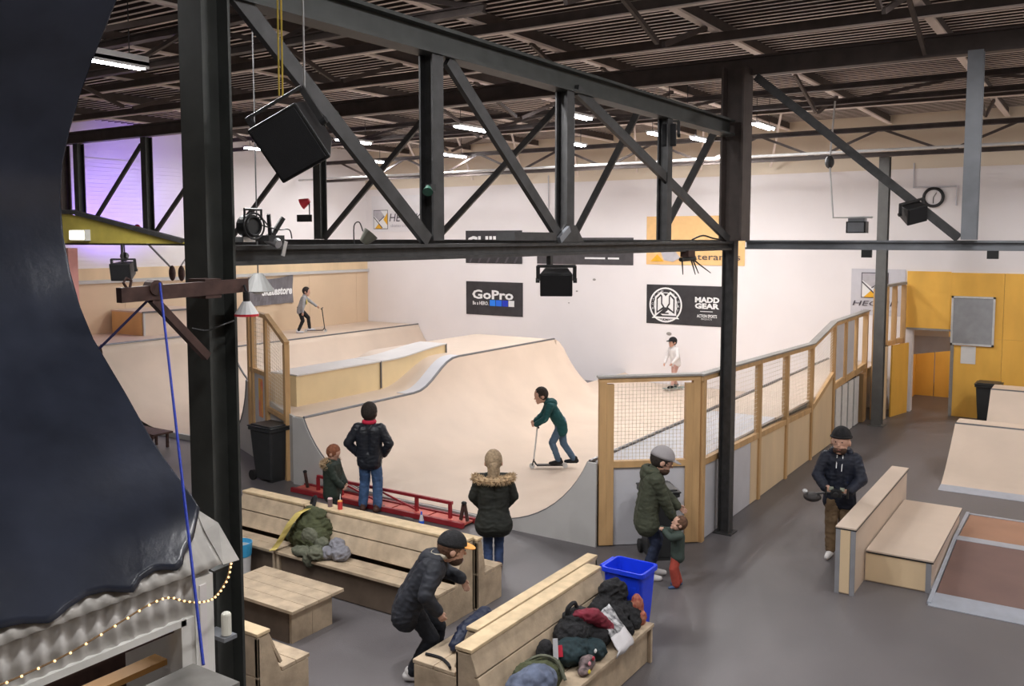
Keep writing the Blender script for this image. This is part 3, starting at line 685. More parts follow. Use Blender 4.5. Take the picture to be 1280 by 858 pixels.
text('MADD', 'lettering', M_lett, b2, (WX - .018, 10.45, 2.74), RX, UZ, .78, .17, bold=.05)
text('GEAR', 'lettering', M_lett, b2, (WX - .018, 10.45, 2.55), RX, UZ, .78, .17, bold=.05)
pl(b2, 'rule', M_lett, [q(10.28, 2.46), q(9.88, 2.46), q(9.88, 2.48), q(10.28, 2.48)])
text('ACTION SPORTS', 'lettering', M_lett, b2, (WX - .018, 10.38, 2.28), RX, UZ, .64, .10, bold=.03)
text('PRODUCTS', 'lettering', M_lett, b2, (WX - .018, 10.24, 2.21), RX, UZ, .34, .05)
# upper dark boards behind the truss chord
b3 = banner('dark banner with large white capitals partly behind the truss chord', 19.15, 16.75, 3.82, 4.97, M_banner)
text('CHILLI', 'lettering', M_lett, b3, (WX - .018, 19.08, 4.30), RX, UZ, 1.9, .48, bold=.04)
for i in range(6):
    y = 19.0 - i * .38; pl(b3, 'grey_streak', mat('streak', (.09, .085, .095), .6), [q(y, 3.84), q(y - .08, 3.84), q(y - .28, 4.2), q(y - .2, 4.2)])
b4 = banner('long dark banner half hidden behind the speaker and truss chord', 16.15, 12.55, 3.84, 4.72, mat('slate_banner', (.075, .07, .075), .5, var=.15))
for y, w in ((14.3, .75), (13.45, .4)): pl(b4, 'white_line', M_lett, [q(y, 4.02), q(y - w, 4.02), q(y - w, 4.08), q(y, 4.08)])
M_or = mat('peach_banner', (.86, .55, .25), .6, var=.04)
b5 = banner('peach orange banner with triangle logo behind the truss chord', 12.1, 8.92, 3.88, 5.38, M_or)
M_tri = mat('orange_print', (.85, .45, .03), .6); M_gl = mat('pale_grey_print', (.50, .48, .52), .6); M_dk = mat('dark_print', (.07, .06, .08), .6)
pl(b5, 'logo_shape', M_gl, [q(11.7, 4.5), q(11.3, 4.5), q(10.95, 4.1), q(11.2, 3.97), q(11.5, 4.02)]); pl(b5, 'logo_triangle', M_tri, [q(11.95, 3.98), q(11.5, 3.98), q(11.72, 4.2)], .018)
text('Skateramps', 'lettering', M_dk, b5, (WX - .018, 10.95, 3.98), RX, UZ, 1.9, .26)
def logo(par, y, z, s_):
    o = .018
    def L_(pts, m, off): pl(par, 'logo_shape', m, [(-y + a * s_, z + b * s_) for a, b in pts], off)
    L_([(0, 0), (1, 0), (1, 1), (0, 1)], M_dk, .016); L_([(.03, .03), (.97, .03), (.97, .97), (.03, .97)], M_lett, .018)
    L_([(.03, .7), (.03, .97), (.5, .97), (.78, .66), (.42, .4)], M_gl, .021); L_([(.1, .03), (.62, .03), (.38, .3)], M_tri, .021); L_([(.97, .2), (.97, .85), (.7, .5)], M_tri, .021)
    L_([(.03, .66), (.03, .60), (.6, .05), (.64, .08)], M_dk, .024); L_([(.40, .38), (.78, .64), (.76, .68), (.38, .42)], M_dk, .024)
b6 = banner('white logo sheet with grey and orange square beside the grey column', 5.87, 4.47, 2.58, 3.86, mat('pale_sheet', (.62, .61, .66), .6, var=.03))
logo(b6, 5.6, 3.06, .70)
text('HECTIK', 'lettering', M_dk, b6, (WX - .018, 5.82, 2.84), RX, UZ, 1.2, .14, shear=.2); text('skateramps', 'lettering', M_gl, b6, (WX - .018, 5.6, 2.66), RX, UZ, .85, .10)
b7 = banner('faded white logo sheet high on the far wall near the room corner', 23.6, 21.2, 4.95, 6.3, mat('white_sheet', (.80, .78, .80), .6, var=.02))
logo(b7, 23.5, 5.05, .72)
text('HECTIK', 'lettering', M_dk, b7, (WX - .018, 22.7, 5.33), RX, UZ, 1.55, .30, shear=.2); text('skateramps', 'lettering', M_gl, b7, (WX - .018, 22.65, 5.08), RX, UZ, 1.0, .16)
# script banner on the plywood wall (faces -Y)
b8 = thing('wall_banner', 'sagging grey banner with white script on the plywood cladding', 'banner', (21.3, YL - .06, 2.5))
rows = []
for i in range(17):
    X = 20.35 + 1.98 * i / 16; sag = .10 * math.sin(PI * i / 16)
    rows.append([Vector((X, YL - .065 - .02 * (1 + math.sin(i * 1.3 + j)), 2.42 + .03 * i / 16 + (.98 - sag) * j / 6)) for j in range(7)])
MB().grid(rows, flip=False).build('sheet', mat('grey_banner', (.17, .16, .175), .45, var=.2, scale=2), b8, solid=.004)
text('Skatestore', 'lettering', M_lett, b8, (20.9, YL - .115, 2.75), (1, 0, 0), UZ, 1.36, .30, bold=.04, shear=.2)
# clock, conduits and marks on the far wall
ck = thing('wall_clock', 'round dark rimmed clock high on the far wall', 'clock', (WX, 3.85, 5.78))
g = MB(); n = 28
g.tube([(WX - .03, 3.85 + .235 * math.cos(2 * PI * i / n), 5.78 + .235 * math.sin(2 * PI * i / n)) for i in range(n + 1)], .04, 8); g.build('rim', M_black, ck)
MB().cyl((WX, 3.85, 5.78), (WX - .02, 3.85, 5.78), .22, n=28).build('face', M_white, ck)
MB().bar((WX - .03, 3.85, 5.78), (WX - .03, 3.78, 5.9), .02, .01).bar((WX - .03, 3.85, 5.78), (WX - .03, 3.85, 5.62), .015, .01).build('hand', M_black, ck)
tag(MB().tube([(WX - .02, 4.35, 6.7), (WX - .02, 4.35, 6.05), (WX - .02, 3.3, 6.05), (WX - .02, 3.3, 5.55)], .02, 6).build('conduit', M_greyl), 'grey conduit bent around the wall clock', 'conduit')
tag(MB().tube([(WX - .02, 15.7, 6.8), (WX - .02, 15.7, 5.2), (WX - .02, 14.9, 5.2), (WX - .02, 14.9, 5.3)], .018, 6).build('conduit', M_greyl), 'thin conduit on the far wall above the long dark banner', 'conduit')
for y, z, r, lb in ((13.95, 3.35, .06, 'dark round mark right of the hanging middle speaker'), (11.3, 1.72, .09, 'larger dark mark above the child in white'), (14.6, 2.95, .04, 'small dark mark under the hanging middle speaker'), (14.9, 2.55, .03, 'lowest tiny dark mark between the two banners')):
    tag(MB().ell((WX, y, z), (.012, r, r * .6), 8, 6).build('scuff_pad', M_cap), lb + ' on the white wall', 'plate', 'marks on the far wall')
# ================================================================== KIOSK with curved sheet (near, far-left of the room)
PROF = [(4.30, 6.2), (4.47, 5.96), (4.79, 5.57), (5.01, 5.19), (5.07, 4.92), (5.03, 4.6), (4.91, 4.3), (4.82, 4.15), (4.52, 3.85), (4.25, 3.57), (4.02, 3.39), (3.89, 3.28), (3.79, 3.17), (3.68, 3.05)]
def spline(P_, n):
    out = []
    for i in range(len(P_) - 1):
        p0 = P_[max(i - 1, 0)]; p1 = P_[i]; p2 = P_[i + 1]; p3 = P_[min(i + 2, len(P_) - 1)]
        for k in range(n):
            t = k / n; out.append(tuple(.5 * (2 * p1[j] + (p2[j] - p0[j]) * t + (2 * p0[j] - 5 * p1[j] + 4 * p2[j] - p3[j]) * t * t + (3 * p1[j] - p0[j] - 3 * p2[j] + p3[j]) * t ** 3) for j in range(len(p1))))
    out.append(tuple(P_[-1])); return out
pf = spline(PROF, 5)
dist = [0]
for a, b in zip(pf[:-1], pf[1:]): dist.append(dist[-1] + math.hypot(b[0] - a[0], b[1] - a[1]))
LT = dist[-1]
def onprof(s_):       # s measured up from the eave; returns point and outward normal
    d = max(0, min(LT, LT - s_))
    for i in range(len(pf) - 1):
        if dist[i + 1] >= d - 1e-9:
            t = (d - dist[i]) / (dist[i + 1] - dist[i]); a, b = pf[i], pf[i + 1]
            dy, dz = b[0] - a[0], b[1] - a[1]; L = math.hypot(dy, dz)
            return a[0] + dy * t, a[1] + dz * t, dz / L, -dy / L
    return pf[-1] + (0, 0)
kiosk = thing('kiosk_roof', 'curved corrugated metal hood with a dark navy coat and torn scalloped lower edge', 'roof', (0, 4.5, 2.8))
XE = 2.955
def hoodgrid(x0, x1, nx, slist, off, wave=0.0, trim=None):
    rows = []
    for i in range(nx + 1):
        X = x0 + (x1 - x0) * i / nx; r = []
        lo = trim(X) if trim else 0
        for s_ in slist:
            ss = lo + (LT - lo) * s_
            y, z, ny, nz = onprof(ss); w = off + (wave * math.sin(2 * PI * X / .085) * max(0, 1 - ss / 1.1) if wave else 0)
            r.append(Vector((X, y + ny * w, z + nz * w)))
        rows.append(r)
    return rows
sl = [0, .01, .02, .035, .05, .07, .1, .14, .18, .23, .28, .34, .4, .46, .52, .58, .64, .7, .76, .82, .88, .94, 1]
MB().grid(hoodgrid(-1.2, XE, 500, sl, 0, .0075)).build('corrugated_sheet', M_corr, kiosk, smooth=True, solid=.004)
SC = [(-1.2, .06), (-.9, .10), (-.6, .03), (-.3, .11), (0, .04), (.35, .12), (.65, .03), (.95, .10), (1.2, .03), (1.45, .10), (1.674, .085), (1.854, .061), (1.93, .05), (2.03, .012), (2.07, .02), (2.129, .045), (2.231, .07), (2.316, .06), (2.38, .03), (2.43, .012), (2.488, .055), (2.57, .075), (2.611, .068), (2.68, .04), (2.72, .06), (2.75, .10), (2.841, .17), (2.93, .28), (2.955, .31)]
def scal(X):
    for a, b in zip(SC[:-1], SC[1:]):
        if a[0] <= X <= b[0]:
            t = (X - a[0]) / (b[0] - a[0]); return a[1] + (b[1] - a[1]) * t
    return SC[-1][1]
MB().grid(hoodgrid(-1.2, XE + .004, 400, sl, .022, 0, scal)).build('navy_coat', M_navy, kiosk, smooth=True, solid=.005)
# folded metal corner at the tip
y0, z0, ny, nz = onprof(.0); y1, z1, _, _ = onprof(.34)
m = MB(); m.add([(XE - .02, y0 - .01, z0), (XE + .09, y0 - .0, z0 - .01), (XE + .055, (y0 + y1) / 2, (z0 + z1) / 2 + .05), (XE + .0, y1, z1), (XE - .03, (y0 + y1) / 2, (z0 + z1) / 2 + .03)], [(0, 1, 2, 4), (4, 2, 3)])
m.build('folded_corner', M_corr, kiosk, solid=.006)
m = MB(); m.bar((XE - .06, y0 + .03, z0 - .03), (XE + .05, y0 + .01, z0 - .015), .05, .012); m.build('corner_bracket', M_black, kiosk)
hut = thing('kiosk', 'white corrugated kiosk front with a framed serving hatch below the navy hood', 'kiosk', (0, 4.5, 0))
KY = 3.72
rows = []
for i in range(421):
    X = -1.2 + 4.08 * i / 420; w = .008 * math.sin(2 * PI * X / .085); rows.append([Vector((X, KY + w, z)) for z in (2.83, 3.06)])
MB().grid(rows, flip=True).build('corrugated_front', M_corrw, hut, smooth=True, solid=.004)
box('corner_post', (2.775, KY - .03, .05), (2.885, KY + .12, 3.02), M_cream2, hut)
box('corner_trim', (2.80, KY - .036, .05), (2.84, KY - .03, 2.98), M_white, hut)
box('side_wall', (2.86, KY + .12, .02), (2.885, 4.6, 3.1), M_cream2, hut)
box('hatch_head', (-1.2, KY - .02, 2.80), (2.73, KY + .08, 2.835), M_cream2, hut); box('hatch_jamb', (2.70, KY - .02, .05), (2.775, KY + .08, 2.83), M_cream2, hut)
box('hatch_stop', (-1.2, KY + .03, 2.765), (2.695, KY + .07, 2.80), M_rust, hut)
box('inner_board', (-1.2, KY + .45, 2.30), (2.70, KY + .5, 2.83), M_rust, hut)
box('shelf_board', (-1.2, KY + .30, 2.66), (2.68, KY + .40, 2.69), M_old, hut)
box('orange_counter', (-1.2, KY + .10, 2.58), (2.70, KY + .20, 2.61), mat('orange_counter', (.50, .25, .06), .5, var=.15, scale=3), hut)
box('front_board', (-1.2, KY, .02), (2.70, KY + .04, 2.44), M_cream2, hut)
ctr = thing('serving_counter', 'white counter block with worn grey top below the kiosk hatch', 'counter', (2.4, 3.5, 0))
box('block', (1.6, 3.35, 0), (2.72, 3.665, 2.575), M_white, ctr); box('worn_top', (1.58, 3.33, 2.58), (2.74, 3.672, 2.61), mat('worn_grey_top', (.24, .23, .215), .5, var=.2, scale=6), ctr)
# fairy lights
fl = [(1.2, 3.60, 2.845), (1.65, 3.58, 2.93), (1.85, 3.57, 2.945), (2.05, 3.56, 2.965), (2.25, 3.55, 3.01), (2.42, 3.55, 3.045), (2.52, 3.55, 3.045), (2.62, 3.57, 2.99), (2.72, 3.59, 2.945), (2.80, 3.60, 2.93), (2.87, 3.62, 2.945), (2.935, 3.64, 2.99), (2.97, 3.66, 3.045)]
fl = spline(fl, 6)
fx = thing('fairy_lights', 'string of tiny warm fairy lights draped along the torn metal edge', 'lights', fl[0])
MB().tube(fl, .0045, 5).build('cord', mat('brown_cord', (.22, .13, .06), .6), fx)
M_fairy = mat('fairy_bulb', (1, .8, .5), .4, emit=(1, .62, .25), estr=1.6)
for i, p in enumerate(fl):
    if i % 2 == 0: MB().ell((p[0], p[1] - .008, p[2] + .002), (.0055, .0055, .0055), 8, 6).build('bulb', M_fairy, fx)
# yellow emergency sign panel on the roof beam beyond
ys_ = thing('yellow_gusset', 'wedge shaped yellow board hanging on the truss behind the navy sheet', 'board', (9, 14, 4.5))
MB().prism([(-15.2, 4.62), (-11.3, 4.62), (-11.9, 4.75), (-14.4, 5.1), (-15.2, 5.12)], (8.6, 0, 0), (0, -1, 0), (0, 0, 1), .05).build('board', mat('dull_yellow', (.55, .45, .09), .6, var=.1), ys_)
MB().bar((8.55, 15.2, 5.14), (8.55, 14.2, 5.14), .1, .06).bar((8.55, 14.2, 5.13), (8.55, 11.4, 4.66), .1, .06).build('edge_rail', M_steel, ys_)
ex = thing('emergency_light', 'small lit emergency lamp on the wedge shaped yellow board', 'lamp', (8.5, 13.9, 4.66))
box('case', (8.46, 13.75, 4.66), (8.55, 14.2, 4.84), M_house, ex); box('lit_face', (8.44, 13.78, 4.68), (8.46, 14.17, 4.82), mat('lit_face', (1, .95, .75), .4, emit=(1, .9, .6), estr=2.2), ex)

# ================================================================== HOIST ARM AND ROPES ON THE FRONT COLUMN
arm = thing('hoist_arm', 'rusty brown hoist arm with diagonal brace bolted to the front column', 'bracket', (3.7, 4.62, 4.4))
MB().bar((3.03, 4.62, 4.38), (3.93, 4.62, 4.40), .05, .085).build('beam', M_rust, arm)
MB().bar((3.24, 4.62, 4.35), (3.66, 4.68, 3.96), .04, .05).build('brace', M_rust, arm)
g = MB(); g.tube([(3.08, 4.62, 4.42), (3.06, 4.62, 4.45), (3.08, 4.62, 4.475), (3.11, 4.62, 4.46), (3.10, 4.62, 4.42)], .008); g.build('eye_bolt', M_rust, arm)
MB().cyl((3.25, 4.585, 4.415), (3.25, 4.655, 4.415), .045, n=12).build('pulley', M_rust, arm)
box('clamp', (3.60, 4.60, 4.33), (3.72, 4.76, 4.45), M_rust, arm)
tag(MB().tube([(3.26, 4.57, 4.44), (2.440, 3.200, 2.850)], .0075, 6).build('blue_rope', M_bluerope), 'bright blue rope hanging from the hoist arm past the navy sheet', 'rope')
tag(MB().tube([(3.22, 4.6, 4.36), (3.05, 4.75, 4.13), (2.99, 4.85, 4.02), (2.6, 5.15, 3.6)], .008, 6).build('dark_rope', M_darkrope), 'dark blue rope slanting from the hoist arm behind the navy sheet', 'rope')
tag(MB().tube(spline([(3.60, 4.74, 4.14), (3.7, 4.72, 4.12), (3.85, 4.73, 4.15), (3.95, 4.77, 4.16)], 4), .006, 5).build('cable', M_black), 'thin black cable wrapped round the front column', 'cable')
hl = thing('heat_lamp', 'white heat lamp with red rim hanging at the end of the hoist arm', 'lamp', (3.82, 4.53, 4.2))
MB().cyl((3.88, 4.56, 4.30), (3.88, 4.56, 4.36), .022, n=10).build('socket', M_black, hl)
MB().cyl((3.88, 4.56, 4.22), (3.88, 4.56, 4.30), .075, .025, 14).build('bulb', M_house, hl); MB().cyl((3.88, 4.56, 4.205), (3.88, 4.56, 4.22), .077, n=14).build('red_rim', mat('red_glass', (.6, .03, .05), .3), hl)
MB().tube([(3.88, 4.56, 4.36), (3.89, 4.59, 4.40)], .008).build('cord', M_black, hl)
wb_ = thing('white_bulb_lamp', 'white cylinder lamp on a grey bracket low on the front column', 'lamp', (3.69, 4.58, 2.2))
MB().cyl((3.69, 4.60, 2.17), (3.69, 4.60, 2.30), .032, n=14).ell((3.69, 4.60, 2.30), (.032, .032, .02), 14, 6).build('bulb', mat('opal_white', (.75, .74, .66), .3), wb_)
box('bracket', (3.64, 4.56, 2.14), (3.74, 4.76, 2.165), M_steelp, wb_)
# pendant shade beyond the column
def pendant(x, y, z, r, top, m, label, name='pendant_lamp'):
    t = thing(name, label, 'lamp', (x, y, z))
    MB().cyl((x, y, z), (x, y, z + r * 1.1), r, r * .28, 18, cap=False).build('shade', m, t, solid=.01)
    MB().ell((x, y, z + .03), (r * .5, r * .5, r * .4), 10, 6).build('bulb', M_house, t)
    MB().cyl((x, y, z + r * 1.1), (x, y, top), .008, n=6).build('rod', M_steel, t); return t
pendant(6.70, 7.68, 4.13, .175, 7.75, mat('dark_grey_shade', (.16, .16, .155), .5), 'grey cone pendant lamp hanging in front of the grey script banner')

# ================================================================== SPEAKERS AND LAMPS ON THE TRUSSES
def spk(label, c, w, h, d, face, tilt, roll=0.0, name='loudspeaker'):
    """cabinet with tapered back, grille; face = heading in degrees"""
    t = thing(name, label, 'speaker', c)
    M_ = Matrix.Rotation(R(face - 90), 4, 'Z') @ Matrix.Rotation(R(-tilt), 4, 'X') @ Matrix.Rotation(R(roll), 4, 'Y')
    def put(mb): mb.v = [(M_ @ v) + Vector(c) for v in mb.v]; return mb
    k = .72
    m = MB().add([(-w * k / 2, -d / 2, -h * k / 2), (w * k / 2, -d / 2, -h * k / 2), (w * k / 2, -d / 2, h * k / 2), (-w * k / 2, -d / 2, h * k / 2), (-w / 2, d / 2, -h / 2), (w / 2, d / 2, -h / 2), (w / 2, d / 2, h / 2), (-w / 2, d / 2, h / 2)],
                 [(0, 1, 2, 3), (7, 6, 5, 4), (0, 4, 5, 1), (1, 5, 6, 2), (2, 6, 7, 3), (3, 7, 4, 0)])
    cb = put(m).build('cabinet', M_black, t, bevel=.012)
    put(MB().box((-w * .44, d / 2, -h * .44), (w * .44, d / 2 + .012, h * .44))).build('grille', mat('speaker_grille', (.016, .016, .018), .8, bump=.2, bscale=200), cb)
    put(MB().bar((-w / 2 - .02, 0, 0), (-w / 2 - .02, 0, h * .62), .02, .04, (1, 0, 0)).bar((w / 2 + .02, 0, 0), (w / 2 + .02, 0, h * .62), .02, .04, (1, 0, 0)).bar((-w / 2 - .03, 0, h * .62), (w / 2 + .03, 0, h * .62), .04, .02)).build('yoke', M_steel, t)
    for sx in (-1, 1): put(MB().cyl((sx * (w / 2 + .005), 0, 0), (sx * (w / 2 + .045), 0, 0), .025, n=10)).build('knob', M_black, cb)
    return t
s1 = spk('big black loudspeaker slung by yellow straps in front of the truss', (4.20, 4.42, 5.36), .38, .40, .36, -150, 22, 28)
for dx in (0, .03): MB().bar((4.06 + dx, 4.42, 5.6), (4.07 + dx, 4.42, 7.76), .012, .004).build('strap', mat('yellow_strap', (.50, .36, .06), .7), s1)
MB().cyl((4.28, 4.42, 5.6), (4.28, 4.42, 7.76), .007, n=6).build('chain', M_metal, s1)
s2 = spk('small black loudspeaker hanging under the middle of the truss chord', (8.15, 4.78, 4.26), .34, .26, .26, -150, 20)
MB().bar((8.15, 4.86, 4.42), (8.15, 4.86, 4.53), .05, .05).build('stem', M_steel, s2)
s3 = spk('black loudspeaker clamped to the sloping truss diagonal by the wall clock', (13.66, 2.28, 5.07), .30, .25, .3, 225, 22, 15)
s4 = spk('small black monitor box hanging under the fence column truss', (11.25, 4.88, 6.05), .2, .3, .2, 200, 0)
MB().bar((11.25, 4.9, 6.2), (11.25, 4.9, 6.3), .03, .03).build('stem', M_steel, s4)
s5 = spk('dark loudspeaker hanging below the yellow wedge board', (8.6, 12.95, 4.2), .32, .28, .34, 215, 12)
MB().bar((8.575, 12.95, 4.3), (8.575, 12.95, 4.67), .03, .03).build('stem', M_steel, s5)
fd = thing('floodlight', 'small box floodlight hanging on a bent cable beside the grey column', 'lamp', (18.2, 4.0, 4.98))
box('case', (18.1, 3.82, 4.8), (18.35, 4.18, 5.02), M_black, fd); box('glass', (18.08, 3.85, 4.82), (18.1, 4.15, 5.0), M_steelp, fd); box('fins', (18.12, 3.85, 5.02), (18.33, 4.15, 5.08), M_steelp, fd)
MB().tube([(18.2, 3.72, 5.1), (18.25, 4.46, 5.1), (18.5, 4.62, 6.2), (18.8, 4.62, 7.42)], .02, 6).build('cable_arm', M_house, fd)
MB().ell((18.5, 4.62, 6.2), (.09, .09, .13), 10, 8).build('junction', M_steel, fd)
fn = thing('round_fan', 'round black fan clamped beside the front column above the chord', 'fan', (4.07, 4.72, 4.76))
g = MB(); 
for rr_ in (.085, .06): g.tube([(4.07 + rr_ * math.cos(2 * PI * i / 20), 4.72 - .03, 4.78 + rr_ * math.sin(2 * PI * i / 20)) for i in range(21)], .007, 5)
g.build('guard', M_black, fn); MB().cyl((4.07, 4.70, 4.78), (4.07, 4.78, 4.78), .075, n=18).build('drum', M_black, fn)
MB().tube([(4.0, 4.7, 4.82), (4.0, 4.7, 4.89), (4.14, 4.7, 4.89), (4.14, 4.7, 4.82)], .01, 6).build('handle', M_black, fn); box('foot', (4.02, 4.74, 4.675), (4.12, 4.86, 4.71), M_metal, fn)
mv = thing('moving_head_lamp', 'black lamp with two forked arms on the truss chord by the round fan', 'lamp', (4.27, 4.76, 4.68))
box('base', (4.2, 4.7, 4.68), (4.34, 4.84, 4.72), M_black, mv)
for a, b in (((4.25, 4.74, 4.72), (4.22, 4.72, 4.86)), ((4.27, 4.74, 4.72), (4.35, 4.72, 4.84))): MB().bar(a, b, .02, .03).build('arm', M_black, mv)
MB().cyl((4.27, 4.68, 4.66), (4.27, 4.78, 4.70), .03, .04, 12).build('lens', M_metal, mv); MB().bar((4.32, 4.7, 4.58), (4.35, 4.7, 4.68), .01, .03).build('tab', M_metal, mv)
MB().tube(spline([(4.22, 4.72, 4.78), (4.15, 4.72, 4.84), (4.12, 4.72, 4.8), (4.3, 4.72, 4.76), (4.42, 4.74, 4.76), (4.5, 4.8, 4.70)], 5), .005, 5).build('cord', M_black, mv)
def upl(x, y, z, label):
    t = thing('spot_lamp', label, 'lamp', (x, y, z)); MB().cyl((x - .02, y, z + .01), (x + .03, y - .04, z + .085), .035, .065, 14).build('shade', mat('olive_lamp', (.16, .16, .13), .5), t)
    MB().tube(spline([(x - .12, y, z - .02), (x - .12, y, z + .14), (x - .06, y, z + .17), (x - .02, y, z + .1)], 4), .005, 5).build('cord', M_black, t); return t
upl(5.34, 4.88, 4.655, 'olive spot lamp standing on the truss chord left of the first post')
t = thing('clip_lamp', 'green clip lamp on the side of the first truss post', 'lamp', (6.1, 4.84, 5.1)); MB().cyl((6.10, 4.84, 5.14), (6.05, 4.81, 5.09), .02, .045, 12).build('shade', mat('green_lamp', (.03, .10, .07), .4), t); box('clip', (6.08, 4.8, 5.1), (6.15, 4.86, 5.16), M_black, t)
t = thing('clip_lamp', 'small red and black clip lamps on the far cross truss post', 'lamp', (13.8, 14.1, 5.4)); MB().cyl((13.78, 14.15, 5.5), (13.7, 14.3, 5.42), .05, .12, 12).build('red_shade', mat('red_lamp', (.6, .03, .05), .4), t); box('black_body', (13.7, 14.1, 5.05), (13.8, 14.45, 5.2), M_black, t); MB().cyl((13.78, 14.15, 5.2), (13.78, 14.15, 5.45), .015, n=6).build('stem', M_black, t)
t = thing('red_bundle', 'red cloth bundle tied to the cross truss near the violet wall', 'cloth', (13.85, 19.95, 4.72)); MB().ell((13.78, 20.15, 4.86), (.1, .12, .19), 10, 8).ell((13.75, 20.2, 4.70), (.08, .09, .1), 10, 8).build('cloth', mat('red_cloth', (.55, .02, .04), .8), t)
# spider chandelier under the chord
ch = thing('spider_lamp', 'small dark spider shaped lamp hanging under the chord before the peach banner', 'lamp', (11.9, 4.86, 4.35))
box('mount', (11.78, 4.8, 4.44), (12.02, 4.92, 4.53), M_rust, ch); MB().cyl((11.65, 4.86, 4.41), (12.15, 4.86, 4.41), .03, n=8).build('bar', M_black, ch)
for a, b in (((11.7, 4.86, 4.4), (11.35, 4.7, 4.22)), ((11.88, 4.8, 4.4), (11.84, 4.72, 4.2)), ((11.94, 4.8, 4.4), (11.96, 4.72, 4.21)), ((12.1, 4.86, 4.4), (12.5, 4.75, 4.2))): MB().cyl(a, b, .012, .006, 6).build('leg', M_black, ch)
MB().tube(spline([(12.1, 4.88, 4.68), (12.5, 4.88, 4.74), (12.9, 4.88, 4.70), (13.3, 4.88, 4.68)], 4), .012, 5).build('cord', M_black, ch)
# pulleys on cords by the left wall
t = thing('rope_pulley', 'pair of brown pulleys on grey straps in front of the plywood cladding', 'pulley', (13.8, 18.6, 4.0))
for dy in (0, .35): MB().ell((13.8, 18.5 + dy, 3.86), (.07, .10, .19), 10, 8).build('block', M_rust, t)
MB().bar((13.8, 18.55, 4.0), (13.85, 18.0, 4.6), .02, .03).bar((13.8, 18.9, 4.0), (13.85, 19.9, 4.6), .02, .05).build('strap', M_greyl, t)

# ================================================================== BENCHES OF WEATHERED TIMBER
M_oldshade = mat('shaded_timber', (.13, .095, .07), .8, var=.2, scale=4)  # weathered timber with the shade under seat and top put into its colour
def single_bench(label, origin, rz, L, d=.40, bt=.13, slant=.20, group=None, h=.96, lower=True):
    """bench along local +x, seat towards local -y, back rises at y=0..slant+bt"""
    t = thing('timber_bench', label, 'bench', origin, rz, group)
    def bl(name, mb, m, **k): return mb.build(name, m, t, local=True, bevel=.006, **k)
    for x in (0, L - .045):
        mb = MB().prism([(-d + .02, 0), (-d + .02, .405), (-.02, .405), (slant - .03, h - .05), (slant + bt, h - .05), (slant + bt, 0)], (x + .045, 0, 0), (0, 1, 0), (0, 0, 1), .045)
        mb.v = [Vector((x + .045 - (v.x - x - .045) if False else v.x - .045 + 0, v.y, v.z)) for v in mb.v]; bl('end_panel', mb, M_old)
    n = 2
    for i in range(n):
        y0 = -d + i * (d - .02) / n; bl('seat_plank', MB().box((0, y0 + .003, .41), (L, y0 + (d - .02) / n - .003, .45)), M_old)
    a = Vector((0, -.02, .50)); b = Vector((0, slant - .03, h - .04)); u = (b - a)
    for i in range(2):
        p = a + u * (i * .5 + .012); q = a + u * (i * .5 + .488); c = (p + q) / 2
        bl('back_plank', MB().bar(c, c + Vector((L, 0, 0)), (q - p).length, .035, up=u.cross(Vector((1, 0, 0))).normalized()), M_old)
    bl('cap_plank', MB().box((-.005, slant - .06, h - .035), (L + .005, slant + bt + .005, h)), M_oldtop)
    bl('rear_plank', MB().box((0, slant + bt - .03, .02), (L, slant + bt, h / 2)), M_old); bl('rear_plank', MB().box((0, slant + bt - .03, h / 2 + .006), (L, slant + bt, h - .04)), M_old)
    bl('front_board', MB().box((.05, -d + .06, .01), (L - .05, -d + .09, .405)), M_oldshade if lower else M_old)  # board under the seat coloured as in shade when lower is set
    return t
# first pair, running in Y; local x -> -Y, seat towards -X:  rz=-90deg maps x->(0,-1), y->(1,0)
single_bench('long weathered timber bench with the olive backpack on its seat', (8.68, 9.28, 0), R(-90), 2.80, .40, .12, .22)
single_bench('weathered timber bench end section partly behind the front column', (8.68, 10.58, 0), R(-90), 1.27, .40, .12, .22)
# rear-facing one: local x -> +Y, seat towards +X
single_bench('low rear facing timber bench seat behind the woman in the dark coat', (9.19, 6.44, 0), R(90), 2.6, .42, .05, .10, lower=False, h=.93)
# second pair, running in X: seat towards -Y
single_bench('timber bench heaped with bags, its end by the bright blue bin', (6.45, 4.55, 0), 0, 2.53, .56, .12, .17, lower=False)
# rear: local x -> -X, seat towards +Y
single_bench('timber bench backing onto the heaped one, facing the bending man', (9.30, 5.13, 0), R(180), 2.45, .56, .07, .18, lower=False, h=.955)
# third, lower left, facing +X
single_bench('timber bench end at the foot of the front column', (5.98, 6.66, 0), R(90), 2.4, .40, .1, .18, lower=False, h=.9)
# table
tb = thing('timber_table', 'low weathered timber table with planked top beside the long bench', 'table', (7.4, 8.2, 0))
for i in range(4): box('top_plank', (7.0 + i * .212, 7.58, .405), (7.0 + i * .212 + .207, 8.98, .445), M_old, tb, bevel=.004)
for i in range(2): box('end_board', (7.1 + i * .33, 7.70, .0), (7.1 + i * .33 + .325, 7.74, .40), M_old, tb)
box('side_board', (7.08, 7.74, .0), (7.12, 8.85, .40), M_oldshade, tb); box('side_board', (7.72, 7.74, 0), (7.76, 8.85, .40), M_old, tb); box('end_board', (7.1, 8.85, 0), (7.75, 8.89, .4), M_old, tb)
# bucket with light-blue liner on a pale base
bk = thing('bucket', 'pale bucket with a light blue liner between bench and low table', 'bucket', (8.05, 9.72, 0))
MB().cyl((8.05, 9.72, 0), (8.05, 9.72, .5), .13, .16, 18, cap=False).build('pail', M_house, bk, solid=.01)
MB().cyl((8.05, 9.72, .38), (8.05, 9.72, .56), .158, .175, 18, cap=False).build('liner', mat('sky_blue_liner', (.05, .35, .65), .4), bk, solid=.008)

